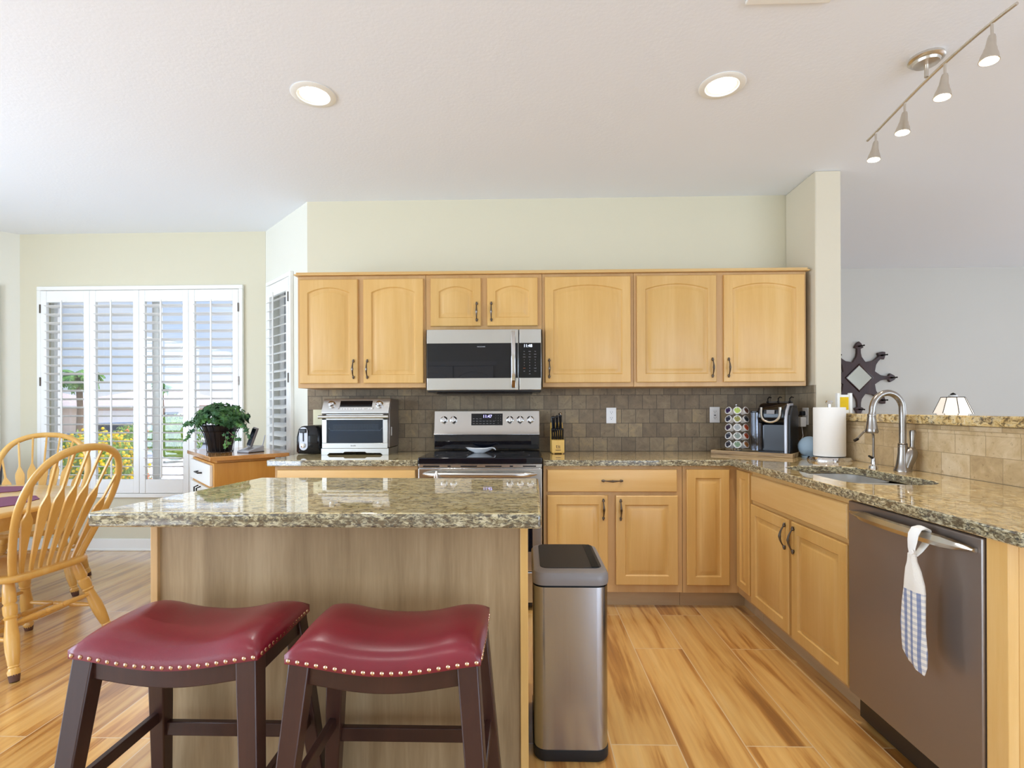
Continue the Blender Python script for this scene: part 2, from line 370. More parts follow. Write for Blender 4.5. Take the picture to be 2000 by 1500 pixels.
def door_loops(w, h, arch, th, stile, rail=None, n=14):
    """front at y=-th, back at y=0, x 0..w, z 0..h; returns loops for a raised-panel door"""
    rail = rail or stile
    def loop(ix, iz0, iz1, rise, y):
        x0, x1, z0, z1 = ix, w-ix, iz0, h-iz1
        L_ = [(x0+(x1-x0)*k/n, y, z0) for k in range(n)]
        L_ += [(x1, y, z0+(z1-rise-z0)*k/4) for k in range(4)]
        for k in range(n+1):
            t = k/n; x = x1+(x0-x1)*t; L_.append((x, y, z1-rise+rise*(math.sin(PI*t)**.85 if rise else 0)))
        L_ += [(x0, y, z1-rise+(z0-z1+rise)*k/4) for k in range(1, 4)]
        return L_
    a = arch; g = .010; s = stile
    return [loop(0, 0, 0, 0, 0), loop(0, 0, 0, 0, -th+.004), loop(.004, .004, .004, 0, -th),
            loop(s, rail, rail, a, -th), loop(s+.006, rail+.006, rail+.006, a, -th+.008), loop(s+.012, rail+.012, rail+.012, a, -th+.009),
            loop(s+.032, rail+.032, rail+.032, a*.95, -th+.002), loop(s+.036, rail+.036, rail+.036, a*.95, -th+.001)]
CZ = 2.77      # ceiling height
D = 3.84       # kitchen back wall
# ============================================================ SETTING
FOOT = [(-5.25, -3.4), (7.6, -3.4), (7.6, 6.1), (1.95, 6.1), (1.95, 3.98), (-1.56, 3.98), (-2.19, 4.61), (-4.49, 4.61), (-5.25, 3.86)]
struct('floor', MB().prism(FOOT, -.08, 0), 'floor')
struct('ceiling', MB().prism(FOOT, CZ, CZ+.25), 'paint_ceiling')
T_ = .14
struct('wall_kitchen', MB().box(-1.618, 2.05, D, D+T_, 0, CZ), 'paint_cream')
# bay: far wall with window hole, right and left 45 degree walls
WX0, WX1, WZ0, WZ1, NY = -4.225, -2.475, .50, 2.27, 4.47
m = MB()
m.box(-4.434, WX0, NY, NY+T_, 0, CZ); m.box(WX1, -2.25, NY, NY+T_, 0, CZ); m.box(WX0, WX1, NY, NY+T_, 0, WZ0); m.box(WX0, WX1, NY, NY+T_, WZ1, CZ)
struct('wall_nook', m, 'paint_cream')
A45 = Matrix.Translation((-1.618, D, 0)) @ Matrix.Rotation(math.radians(135), 4, 'Z')   # local x runs from the kitchen corner to the nook
L45 = .900
def angled(name, T, t0, t1):
    m = MB(); m.box(0, t0, -T_, 0, 0, CZ, T); m.box(t1, L45, -T_, 0, 0, CZ, T); m.box(t0, t1, -T_, 0, 0, WZ0, T); m.box(t0, t1, -T_, 0, WZ1, CZ, T)
    return struct(name, m, 'paint_pale')
angled('wall_nook_right', A45, .30, .78)
# mirror image on the left
B45 = Matrix.Translation((-4.434, NY, 0)) @ Matrix.Rotation(math.radians(225), 4, 'Z')
angled('wall_nook_left', B45, .16, .80)
struct('wall_left', MB().box(-5.22, -5.07, 3.0, D+.05, 0, CZ).box(-5.22, -5.07, -3.2, -1.3, 0, CZ).box(-5.22, -5.07, -1.3, 3.0, 2.35, CZ).box(-5.22, -5.07, -1.3, 3.0, 0, .4), 'paint_pale')
struct('wall_behind', MB().box(-5.2, -4.9, -3.34, -3.2, 0, CZ).box(-4.1, 1.3, -3.34, -3.2, 0, CZ).box(7.0, 7.5, -3.34, -3.2, 0, CZ).box(-4.9, -4.1, -3.34, -3.2, 2.4, CZ).box(1.3, 7.0, -3.34, -3.2, 2.4, CZ), 'paint_pale')
struct('wall_column', MB().box(1.89, 2.055, 3.45, D, 0, CZ), 'paint_column', bevel=.008)
struct('wall_living_side', MB().box(1.95, 2.05, D+T_, 5.91, 0, CZ), 'paint_grey')
struct('wall_living', MB().box(1.95, 7.5, 5.91, 6.05, 0, CZ), 'paint_grey')
struct('wall_right', MB().box(7.4, 7.54, -3.2, 1.0, 0, CZ).box(7.4, 7.54, 4.2, 6.0, 0, CZ).box(7.4, 7.54, 1.0, 4.2, 2.45, CZ).box(7.4, 7.54, 1.0, 4.2, 0, .6), 'paint_grey')
struct('wall_peninsula', MB().box(1.958, 2.10, 1.36, 3.449, 0, 1.145), 'paint_column')
# arched two-panel doors on the wall behind the camera (seen mirrored in the appliances)
dm_ = MB()
for k in (0, 1): dm_.loops(door_loops(.76, 2.03, .07, .035, .11), T=Matrix.Translation((-.62-.78*k, -3.2, .01)) @ Matrix.Rotation(PI, 4, 'Z'))
dm_.box(-2.28, -.55, -3.2, -3.18, 2.05, 2.13)
struct('door_1', dm_, 'white_trim')
# baseboards
m = MB().box(-4.42, -2.26, NY-.016, NY, 0, .105).box(-4.42, -2.26, NY-.022, NY, 0, .018)
struct('baseboard_nook', m, 'white_trim', bevel=.004)
struct('baseboard_nook_right', MB().box(.0, .89, 0, .016, 0, .105, A45), 'white_trim', bevel=.004)
struct('baseboard_nook_left', MB().box(.01, .89, 0, .016, 0, .105, B45), 'white_trim', bevel=.004)
struct('baseboard_living', MB().box(2.06, 7.38, 5.894, 5.91, 0, .105), 'white_trim', bevel=.004)
# backsplash
struct('trim_1', MB().box(-1.615, 1.876, D-.012, D, .914, 1.376), 'tile_brown')
struct('trim_2', MB().box(1.878, 1.89, 3.452, D-.012, .914, 1.376), 'tile_brown_y')
struct('trim_3', MB().box(1.946, 1.958, 1.36, 3.449, .914, 1.145), 'tile_travertine')
struct('trim_4', MB().box(1.943, 1.9455, 1.36, 3.449, 1.108, 1.145), 'tile_travertine', bevel=.002)

# windows: casing (trim), real window with glass, shutters
def window(name, T, x0, x1, z0, z1, mull):
    """local: x along wall, y>0 into the room, wall body at y<0"""
    m = MB(); c = .035
    m.box(x0-c, x1+c, 0, .028, z1, z1+c, T); m.box(x0-c, x1+c, 0, .028, z0-c, z0, T)
    m.box(x0-c, x0, 0, .028, z0, z1, T); m.box(x1, x1+c, 0, .028, z0, z1, T)
    w = struct(name, m, 'white_trim', bevel=.004)
    f = MB(); y0, y1 = -.125, -.07
    f.box(x0, x0+.035, y0, y1, z0, z1, T); f.box(x1-.035, x1, y0, y1, z0, z1, T); f.box(x0, x1, y0, y1, z1-.035, z1, T); f.box(x0, x1, y0, y1, z0, z0+.035, T)
    for q in mull: f.box(q-.022, q+.022, y0, y1, z0, z1, T); f.box(q+.03, q+.05, y0+.01, y1-.02, z0, z1, T)
    o = obj('window_frame', f, 'white_trim', w, bevel=.003)
    obj('pane', MB().box(x0, x1, -.1, -.096, z0, z1, T), 'window_glass', w)
    return w
NT0 = Matrix.Translation((0, NY, 0)) @ Matrix.Rotation(PI, 4, 'Z')      # local x = -world x, y into room
window('window_1', NT0, -WX1, -WX0, WZ0, WZ1, [-(-3.27)])
window('window_2', A45, .30, .78, WZ0, WZ1, [])
window('window_3', B45, .16, .80, WZ0, WZ1, [.48])

def shutter(label, T, w, z0, z1, tilt=0.0, hinge=0, group='plantation shutter panels in the nook windows'):
    """panel hanging in local x 0..w, y 0..0.028"""
    h = z1-z0
    r = thing('shutter_panel', label, 'shutter', (0, 0, 0), group=group); r.matrix_world = T @ Matrix.Translation((0, 0, z0))
    st = .052; tr = .100; brl = .120
    m = MB().box(0, st, 0, .028, 0, h).box(w-st, w, 0, .028, 0, h).box(st, w-st, 0.002, .026, h-tr, h).box(st, w-st, .002, .026, 0, brl)
    obj('panel_frame', m, 'white_louver', r, bevel=.003)
    n = 21; pitch = (h-tr-brl)/n; l = MB()
    for i in range(n):
        zc = brl+pitch*(i+.5); c, s = math.cos(tilt), math.sin(tilt)
        pr = [(.044*math.cos(a), .0052*math.sin(a)) for a in [2*PI*k/10 for k in range(10)]]
        ls = [[(x, .014+p*c-q*s, zc+p*s+q*c) for p, q in pr] for x in (st+.002, w-st-.002)]
        l.loops(ls)
    obj('louvers', l, 'white_louver', r)
    obj('tilt_rod', MB().box(w/2-.006, w/2+.006, .058, .068, brl+.02, h-tr+.01), 'white_louver', r, bevel=.002)
    if hinge:
        x = -.006 if hinge < 0 else w-.004
        for z in (.53*h, .89*h): obj('hinge', MB().box(x, x+.010, .026, .034, z, z+.075), 'pewter', r)
    return r
pw = (WX1-WX0)/4
for i, lab in enumerate(['leftmost shutter panel of the wide nook window, hinged to the left casing', 'second shutter panel from the left in the wide nook window', 'third shutter panel from the left in the wide nook window', 'right-end shutter panel of the wide nook window, behind the potted ivy']):
    T = Matrix.Translation((WX0+pw*(i+1)-.001, NY-.001, 0)) @ Matrix.Rotation(PI, 4, 'Z')
    shutter(lab, T, pw-.002, WZ0+.004, WZ1-.004, tilt=.14, hinge={0: 1, 3: -1}.get(i, 0))
shutter('narrow shutter panel on the angled wall beside the wall cabinets', A45 @ Matrix.Translation((.302, .001, 0)), .476, WZ0+.004, WZ1-.004, tilt=-.40, hinge=-1)
shutter('shutter panel in the window cut by the left picture edge', B45 @ Matrix.Translation((.162, .001, 0)), .636, WZ0+.004, WZ1-.004, hinge=0)

# ============================================================ CABINETRY
def slab_loops(w, h, th):
    f = lambda i, y: [(i, y, i), (w-i, y, i), (w-i, y, h-i), (i, y, h-i)]
    return [f(0, 0), f(0, -th+.007), f(.004, -th+.002), f(.012, -th)]
def handle(parent, x, z, th, vertical=True, length=.105, mat='pewter'):
    """bow pull with ball ends, centre at (x, z) on the front y=-th"""
    m = MB(); n = 12; pts = []; rr = []
    for k in range(n+1):
        t = k/n; s = (t-.5)*length; off = .006+.022*math.sin(PI*t)**.8
        pts.append((x, -th-off, z+s) if vertical else (x+s, -th-off, z)); rr.append(.0035+.003*math.sin(PI*t)**3+(.0015 if abs(t-.5) < .06 else 0))
    m.tube(pts, rr, 8)
    for sgn in (-1, 1):
        for q, r_ in ((.5, .0085), (.58, .006)):
            p = (x, -th-.006, z+sgn*length*q) if vertical else (x+sgn*length*q, -th-.006, z)
            m.sphere(p, r_, 10, 6)
    return obj('handle', m, mat, parent)
TH = .020
def cabinet(name, label, loc, rz, w, depth, z0, z1, doors=(), drawers=(), group=None, toe=False, fm='maple_frame', extra=None):
    r = thing(name, label, 'cabinet', loc, rz, group)
    m = MB().box(0, w, 0, depth, z0, z1)
    obj('body', m, fm, r, bevel=.0015)
    for d in doors:
        x0, x1, a, b, arch, hs = d[:6]
        dw, dh = x1-x0, b-a; mm = MB().loops(door_loops(dw, dh, arch, TH, d[6] if len(d) > 6 else .055))
        do = obj('door', mm, 'maple', r, loc=(x0, -.0005, a))
        if hs:
            hx = {'l': .028, 'r': dw-.028}[hs[0]]; hz = {'b': .095, 't': dh-.085}[hs[1]]
            handle(do, hx, hz, TH)
    for d in drawers:
        x0, x1, a, b, pull = d
        do = obj('drawer_front', MB().loops(slab_loops(x1-x0, b-a, TH)), 'maple_h', r, loc=(x0, -.0005, a))
        if pull: handle(do, (x1-x0)/2, (b-a)/2, TH, vertical=False)
    if toe: obj('toe_kick', MB().box(0, w, .06, .075, 0, z0+.001), 'toe_wood', r)
    return r
UY = 3.51; UB, UT = 1.372, 2.13; UD = D-UY-.002
G1 = 'maple wall cabinets over the counter'
def upper(label, x0, x1, z0, doors):
    r = cabinet('wall_cabinet', label, (x0, UY, 0), 0, x1-x0, UD, z0, UT, [(a-x0, b-x0, c, d, .035 if True else 0, h) for a, b, c, d, h in doors], group=G1)
    return r
upper('maple wall cabinet with two arched doors left of the microwave', -1.545, -.672, UB, [(-1.527, -1.130, 1.402, 2.105, 'rb'), (-1.092, -.685, 1.402, 2.105, 'lb')])
upper('short maple wall cabinet with two small arched doors above the microwave', -.670, .112, 1.758, [(-.636, -.297, 1.782, 2.105, 'rb'), (-.255, .083, 1.782, 2.105, 'lb')])
upper('maple wall cabinet with one wide arched door just right of the microwave', .114, .722, UB, [(.131, .700, 1.400, 2.108, 'lb')])
upper('maple wall cabinet with two arched doors at the right end of the row', .724, 1.858, UB, [(.742, 1.265, 1.400, 2.110, 'rb'), (1.315, 1.842, 1.400, 2.110, 'lb')])
m = MB().box(-1.562, 1.872, UY-.028, D-.002, UT+.001, UT+.010).box(-1.552, 1.864, UY-.016, D-.002, UT+.010, UT+.024)
tag(obj('crown_moulding', m, 'maple_h', bevel=.003), 'thin maple crown strip running along the tops of the wall cabinets', 'moulding')

BY = 3.22; BZ = .874
G2 = 'maple base cabinets'
cabinet('base_cabinet', 'maple base cabinet with a drawer left of the range, under the toaster oven', (-1.565, BY, 0), 0, .897, D-BY-.002, .10, BZ,
        doors=[(.03, .44, .158, .695, 0, 'rt'), (.47, .865, .158, .695, 0, 'lt')], drawers=[(.02, .885, .72, .853, False)], group=G2, toe=True)
cabinet('base_cabinet', 'maple base cabinet with one wide drawer over two doors right of the range', (.107, BY, 0), 0, .848, D-BY-.002, .10, BZ,
        doors=[(.024, .393, .152, .697, 0, 'rt'), (.442, .818, .150, .695, 0, 'lt')], drawers=[(.024, .814, .718, .855, True)], group=G2, toe=True)
# corner unit
PX = 1.295
r = thing('corner_cabinet', 'maple corner base cabinet whose two narrow doors meet at a right angle', 'cabinet', (0, 0, 0), group=G2)
obj('body', MB().prism([(.957, BY), (PX, BY), (PX, 3.02), (1.885, 3.02), (1.885, D-.005), (.957, D-.005)], .10, BZ), 'maple_frame', r)
obj('door', MB().loops(door_loops(.258, .705, 0, TH, .052)), 'maple', r, loc=(.978, BY-.0005, .150))
obj('door', MB().loops(door_loops(.175, .705, 0, TH, .045)), 'maple', r, loc=(PX-.0005, 3.198, .150), rot=(0, 0, -PI/2))
obj('toe_kick', MB().box(.957, 1.37, BY+.06, BY+.075, 0, .1).box(1.355, 1.37, 3.02, BY+.07, 0, .1), 'toe_wood', r)
RZ = -PI/2
cabinet('sink_cabinet', 'maple sink base cabinet with false drawer front over two doors, left of the dishwasher', (PX, 3.018, 0), RZ, .922, .64, .10, BZ-.19,
        doors=[(.018, .444, .123, .683, 0, 'rt'), (.470, .906, .122, .683, 0, 'lt')], drawers=[(.018, .902, .705, .846, False)], group=G2, toe=True)
sinkcab = bpy.data.objects['sink_cabinet']
obj('front_rail', MB().box(0, .922, 0, .018, BZ-.19, BZ), 'maple_h', sinkcab)
# peninsula end panel with narrow filler beside the dishwasher
r = thing('peninsula_end_panel', 'light maple end panel and filler closing the peninsula right of the dishwasher', 'panel', (0, 0, 0))
obj('filler', MB().box(1.272, 1.30, 1.412, 1.478, .0, BZ), 'maple', r, bevel=.002)
obj('end_panel', MB().box(1.30, 1.94, 1.412, 1.44, 0, BZ), 'maple', r, bevel=.002)
# ---- worktops
m = MB().box(-1.605, -.662, 3.19, D-.013, BZ+.001, .914)
ctl = obj('countertop', m, 'granite', bevel=.006, seg=3); tag(ctl, 'short granite countertop left of the range under the toaster oven', 'countertop', 'granite worktops')
m = MB().prism([(.104, 3.19), (1.245, 3.19), (1.245, 1.345), (1.944, 1.345), (1.944, 3.449), (1.876, 3.449), (1.876, D-.013), (.104, D-.013)], BZ+.001, .914)
ctr = obj('countertop', m, 'granite_pen')
cut = obj('cutter', MB().prism(rrect(1.36, 1.745, 2.17, 2.86, .13, 8), .8, 1.0), 'steel_sink')
boolean_cut(ctr, cut)
ctr.data.polygons.foreach_set('use_smooth', [False]*len(ctr.data.polygons))
b = ctr.modifiers.new('bevel', 'BEVEL'); b.width = .006; b.segments = 3; b.limit_method = 'ANGLE'; b.angle_limit = math.radians(60)
tag(ctr, 'long L-shaped granite countertop from the range to the sink peninsula', 'countertop', 'granite worktops')
m = MB().prism([(1.925, 1.30), (2.40, 1.30), (2.40, 3.60), (2.058, 3.60), (2.058, 3.447), (1.925, 3.447)], 1.147, 1.193)
lg = obj('bar_ledge', m, 'granite_pen', bevel=.006, seg=3); tag(lg, 'raised granite bar ledge running along the peninsula behind the sink', 'ledge', 'granite worktops')
# ---- island
m = MB().prism([(-1.36, 1.582), (.047, 1.574), (.056, 2.372), (-1.228, 2.396)], .867, .914)
it = obj('island_countertop', m, 'granite', bevel=.010, seg=4); tag(it, 'polished granite island countertop in the foreground over the bar stools', 'countertop', 'granite worktops')
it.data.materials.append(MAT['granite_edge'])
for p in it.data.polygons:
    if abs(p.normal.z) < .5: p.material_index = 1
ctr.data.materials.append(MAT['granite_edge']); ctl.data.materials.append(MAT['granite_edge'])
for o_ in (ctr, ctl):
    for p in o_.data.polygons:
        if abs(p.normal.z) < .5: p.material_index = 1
r = thing('kitchen_island', 'kitchen island base clad in greyish oak panelling behind the two red stools', 'island', (0, 0, 0))
obj('body', MB().box(-1.19, -.02, 1.76, 2.34, .0, .866), 'maple_frame', r)
obj('front_panel', MB().box(-1.238, -.020, 1.735, 1.76, 0, .866), 'panel_oak', r)
obj('corner_post', MB().box(-1.262, -1.238, 1.722, 1.80, 0, .866), 'maple_frame', r, bevel=.002)
obj('corner_post', MB().box(-.020, .006, 1.725, 2.34, 0, .866), 'maple', r, bevel=.002)
tag(obj('floor_stand', MB().cyl((-3.02, 4.22, 0), (-3.02, 4.22, .012), .035).cyl((-3.02, 4.22, .012), (-3.02, 4.22, .10), .014, .010), 'white_plastic'), 'small white round-footed stand on the floor beside the left edge of the island', 'stand')

# ============================================================ APPLIANCES
def range_stove():
    x0, x1 = -.658, .100
    r = thing('range', 'freestanding stainless steel electric range with black glass cooktop', 'stove', (0, 0, 0))
    obj('body', MB().box(x0+.004, x1-.004, 3.20, D-.02, .02, .90), 'black_plastic', r)
    obj('cooktop', MB().box(x0, x1, 3.165, 3.75, .892, .932), 'glass_black', r, bevel=.006, seg=3)
    m = MB()
    for cx, cy, rr in ((-.47, 3.33, .10), (-.09, 3.33, .115), (-.47, 3.58, .08), (-.09, 3.58, .08), (-.28, 3.62, .05)):
        n = 40; m.loops([[(cx+q*math.cos(2*PI*i/n), cy+q*math.sin(2*PI*i/n), .9322) for i in range(n)] for q in (rr, rr-.002)], False, False)
    obj('burner_rings', m, 'grey_plastic', r)
    obj('control_trim', MB().box(x0+.002, x1-.002, 3.175, 3.20, .868, .892), 'steel', r, bevel=.002)
    for a, b_ in ((.03, .13), (.18, .20), (.26, .36), (.41, .51), (.56, .58), (.64, .72)): obj('vent_slot', MB().box(x0+a, x0+b_, 3.1735, 3.176, .874, .882), 'black_plastic', r)
    d = obj('oven_door', MB().box(x0+.002, x1-.002, 3.168, 3.20, .24, .866), 'steel', r, bevel=.004)
    obj('door_glass', MB().box(x0+.06, x1-.06, 3.164, 3.169, .36, .73), 'glass_black', d, bevel=.002)
    m = MB(); pts = []; n = 16
    for k in range(n+1):
        t = k/n; pts.append((x0+.035+(x1-x0-.07)*t, 3.168-.012-.045*min(1, math.sin(PI*t)*2.2)**.7, .833))
    m.tube(pts, [.006]+[.016]*(n-1)+[.006], 12)
    obj('handle', m, 'steel', d)
    obj('storage_drawer', MB().box(x0+.002, x1-.002, 3.17, 3.20, .05, .235), 'steel', r, bevel=.004)
    # backguard
    m = MB(); prof = [(3.715, .932), (3.730, 1.035), (3.735, 1.045), (3.752, 1.212), (3.80, 1.216), (3.80, .932)]
    obj('backguard', MB().loops([[(x, y, z) for y, z in [(3.722, .94), (3.722, 1.042), (3.80, 1.042), (3.80, .94)]] for x in (x0+.004, x1-.004)]), 'glass_black', r, bevel=.003)
    m = MB().loops([[(x, y, z) for y, z in [(3.715, 1.042), (3.732, 1.079), (3.752, 1.213), (3.80, 1.216), (3.80, 1.042)]] for x in (x0, x1)])
    cp = obj('control_panel', m, 'steel', r, bevel=.003)
    def on(z): return 3.732+(z-1.079)/(1.213-1.079)*.020
    tl = math.atan2(.020, .134)
    obj('display', MB().box(-.39, -.165, -.002, .002, -.042, .042, Matrix.Translation((0, on(1.151)-.001, 1.151)) @ Matrix.Rotation(-tl, 4, 'X')), 'black_gloss', cp, bevel=.001)
    text('clock_digits', '11:47', .030, 'digits_blue', cp, (-.275, on(1.172)-.004, 1.172), (PI/2-tl, 0, 0))
    for row, z in enumerate((1.155, 1.138, 1.121)):
        for k in range(7):
            if row == 0 and k > 2: continue
            text('key_label', ['BAKE', 'BROIL', 'WARM', 'CLEAN', 'TIMER', 'OVEN', 'LOCK'][k], .0055, 'silver_plastic', cp, (-.372+k*.024, on(z)-.004, z), (PI/2-tl, 0, 0), .0002)
    for row, z in enumerate((1.178, 1.160, 1.142, 1.124)):
        for k in range(3):
            s = ['123', '456', '789', ' 0 '][row][k]
            if s != ' ': text('key_label', s, .007, 'silver_plastic', cp, (-.215+k*.018, on(z)-.004, z), (PI/2-tl, 0, 0), .0002)
    for x in (-.587, -.518, -.113, -.039, .034):
        kb = MB(); T = Matrix.Translation((x, on(1.148), 1.148)) @ Matrix.Rotation(PI/2-tl, 4, 'X')
        kb.lathe([(.026, 0), (.026, .004), (.021, .006), (.020, .022), (.017, .025)], 24, T)
        kb.box(-.0055, .0055, -.022, .022, .018, .034, T)
        obj('knob', kb, 'chrome', cp, bevel=.0015)
    return r
range_stove()
def microwave():
    x0, x1, z0, z1, y = -.653, .105, 1.350, 1.752, 3.435
    r = thing('microwave', 'over-the-range stainless microwave with dark glass door and keypad', 'microwave', (0, 0, 0))
    obj('body', MB().box(x0+.003, x1-.003, y+.03, D-.014, z0-.012, z1-.002), 'black_plastic', r, bevel=.004)
    d = obj('door', MB().box(x0, -.045, y, y+.03, z0, z1), 'steel', r, bevel=.004)
    obj('door_glass', MB().box(x0+.002, -.049, y-.003, y+.002, 1.430, 1.660), 'glass_black', d, bevel=.001)
    hd = MB(); n = 14; ls = []
    for k in range(n+1):
        t = k/n; z = z0+.015+(z1-z0-.03)*t; o_ = .012+.034*math.sin(PI*t)**.6; w_ = .015
        ls.append([(-.079-w_, y-o_+.004, z), (-.079+w_, y-o_+.004, z), (-.079+w_*.8, y-o_-.008, z), (-.079-w_*.8, y-o_-.008, z)])
    hd.loops(ls)
    obj('handle', hd, 'chrome', d, bevel=.003)
    text('brand_lettering', 'FRIGIDAIRE', .0105, 'silver_plastic', d, (-.291, y-.0035, 1.636), (PI/2, 0, 0), .0002)
    c = obj('control_panel', MB().box(-.041, x1, y, y+.03, z0, z1), 'steel', r, bevel=.004)
    obj('keypad', MB().box(-.040, x1-.003, y-.003, y+.002, 1.430, 1.660), 'black_gloss', c, bevel=.001)
    text('clock_digits', '11:48', .026, 'digits_white', c, (.016, y-.0035, 1.640), (PI/2, 0, 0))
    rows = [['Pop', 'Potato', 'Veg'], ['Pizza', 'Melt', 'Reheat'], ['Defrost', 'Power', 'Timer'], ['1', '2', '3'], ['4', '5', '6'], ['7', '8', '9'], ['STOP', '0', 'START'], ['Light', 'Fan', 'Clock'], ['', 'Lock', '']]
    for i, rw in enumerate(rows):
        for j, s in enumerate(rw):
            if s: text('key_label', s, .008 if len(s) == 1 else .0055, 'flower_orange' if s == 'STOP' else 'silver_plastic', c, (-.008+j*.036, y-.0035, 1.604-i*.0185), (PI/2, 0, 0), .0002)
    obj('vent_grille', MB().box(x0+.06, x1-.06, y+.05, D-.06, z0-.022, z0-.013), 'dark_metal', r)
microwave()
def dishwasher():
    r = thing('dishwasher', 'brown-toned stainless dishwasher built into the peninsula', 'dishwasher', (0, 0, 0))
    y0, y1 = 1.484, 2.090
    obj('body', MB().box(1.31, 1.93, y0+.004, y1-.004, .02, .868), 'black_plastic', r)
    d = obj('door', MB().box(1.268, 1.308, y0, y1, .118, .866), 'steel_dark', r, bevel=.006, seg=3)
    m = MB(); n = 18; ls = []
    for k in range(n+1):
        t = k/n; y = y1-.03+(y0-y1+.045)*t; o_ = .004+.040*math.sin(PI*min(1, max(0, t*.98+.01)))**.5; h = .019*(min(1, .25+4*t)*min(1, .35+4*(1-t)))
        ls.append([(1.268-o_+.010, y, .828-h), (1.268-o_, y, .828-h*.8), (1.268-o_-.008, y, .828), (1.268-o_, y, .828+h*.8), (1.268-o_+.010, y, .828+h)])
    m.loops(ls); obj('handle', m, 'steel', d)
    obj('kick_plate', MB().box(1.34, 1.355, y0, y1, .0, .114), 'black_plastic', r)
dishwasher()
def toaster_oven():
    r = thing('toaster_oven', 'stainless countertop toaster oven with glass door and slanted control panel', 'oven', (-1.168, 3.56, .914))
    w = .236
    obj('shell', MB().loops([[(x, y, z) for y, z in [(0, .05), (0, .30), (.05, .385), (.24, .385), (.25, .37), (.25, .05)]] for x in (-w, w)]), 'steel_dark', r, bevel=.004)
    m = MB(); m.loops([[(x*.985, y, z) for y, z in [(-.018, .285), (-.018, .297), (.036, .386), (.045, .386), (.045, .285)]] for x in (-w, w)])
    cp = obj('control_panel', m, 'steel_oven', r, bevel=.002)
    ang = math.atan2(.054, .089)
    T = Matrix.Translation((0, .009, .3415)) @ Matrix.Rotation(-ang, 4, 'X')
    obj('display', MB().box(-.112, .112, -.002, .003, -.014, .034, T), 'black_gloss', cp, bevel=.001)
    for sx in (-.165, .165):
        k = MB().lathe([(.026, 0), (.026, .010), (.020, .013), (.018, .030), (.014, .032)], 20, T @ Matrix.Translation((sx, 0, 0)) @ Matrix.Rotation(PI/2, 4, 'X'))
        obj('knob', k, 'chrome', cp)
    for sx in (-.118, .120): obj('button', MB().lathe([(.010, 0), (.008, .005)], 14, T @ Matrix.Translation((sx, 0, -.022)) @ Matrix.Rotation(PI/2, 4, 'X')), 'chrome', cp)
    for k in range(12):
        if k == 9: continue
        obj('button', MB().box(-.104+k*.019, -.089+k*.019, -.005, .001, -.036, -.028, T), 'white_plastic', cp, bevel=.001)
    d = MB().box(-w+.01, w-.01, -.022, -.004, .046, .082).box(-w+.01, -w+.042, -.022, -.004, .082, .280).box(w-.042, w-.01, -.022, -.004, .082, .280).box(-w+.01, w-.01, -.022, -.004, .240, .280)
    dr = obj('door', d, 'steel_oven', r, bevel=.002)
    obj('door_glass', MB().box(-w+.042, w-.042, -.016, -.011, .082, .240), 'oven_glass', dr)
    m = MB().tube([(-w-.004, -.050, .262), (w+.004-.0, -.050, .262)], .011, 12).box(-w+.004, -w+.020, -.05, -.02, .254, .270).box(w-.020, w-.004, -.05, -.02, .254, .270)
    obj('handle', m, 'steel_oven', dr)
    text('brand_lettering', 'Breville', .012, 'dark_metal', dr, (-.01, -.0225, .064), (PI/2, 0, 0), .0002)
    # lit-looking interior: cavity front, rack and mesh basket
    obj('cavity', MB().box(-w+.03, w-.03, -.0035, -.0005, .07, .25), 'oven_interior', r)
    m = MB().tube([(-.185, -.008, .185), (-.172, -.008, .168), (.172, -.008, .168), (.185, -.008, .185)], .0025, 6)
    obj('wire_rack', m, 'white_plastic', r)
    m = MB()
    for k in range(36):
        x = -.155+k*.0088; m.box(x, x+.0015, -.0065, -.005, .176, .205)
    for z in (.176, .190, .205): m.box(-.155, .160, -.0065, -.005, z, z+.002)
    obj('mesh_basket', m, 'basket_mesh', r)
    foot = [(-w+.004, .045), (w-.004, .045), (w-.004, 0), (w-.045, 0), (w-.06, .014), (.08, .014), (.07, .022), (-.07, .022), (-.08, .014), (-w+.06, .014), (-w+.045, 0), (-w+.004, 0)]
    obj('base', MB().loops([[(x, y, z) for x, z in foot] for y in (-.02, .24)]), 'steel_oven', r, bevel=.001)
    obj('warning_sticker', MB().box(w, w+.0008, .03, .055, .13, .19), 'white_plastic', r)
    return r
toaster_oven()
def toaster():
    r = thing('toaster', 'black two-slice toaster with silver lever panel on the counter left of the oven', 'toaster', (-1.517, 3.66, .914))
    m = MB(); ls = []
    for z, a, b_ in ((.004, .082, .105), (.02, .090, .115), (.12, .088, .113), (.175, .078, .104), (.195, .060, .09)):
        ls.append([(x, y+.02, z) for x, y in rrect(-a, a, -b_*.72, b_, .03, 5)])
    obj('housing', m.loops(ls), 'black_gloss', r)
    m = MB(); pts = [(.028*math.cos(t), .065*0+.0+z) for t, z in []]
    oval = rrect(-.030, .030, .028, .190, .0295, 8)
    m.loops([[(x, y, z) for x, z in oval] for y in (-.070, -.063)])
    p = obj('lever_panel', m, 'silver_plastic', r, bevel=.002, loc=(-.028, 0, 0))
    obj('slot', MB().box(-.004, .004, -.0725, -.070, .09, .172), 'rubber', p)
    obj('lever', MB().box(-.022, .022, -.086, -.070, .150, .178), 'black_plastic', p, bevel=.004)
    obj('dial', MB().lathe([(.017, 0), (.016, .008), (.006, .010)], 20, Matrix.Translation((0, -.070, .062)) @ Matrix.Rotation(PI/2, 4, 'X')), 'chrome', p)
    obj('bread_slots', MB().box(-.045, -.015, -.03, .10, .194, .1965).box(.015, .045, -.03, .10, .194, .1965), 'rubber', r)
toaster()

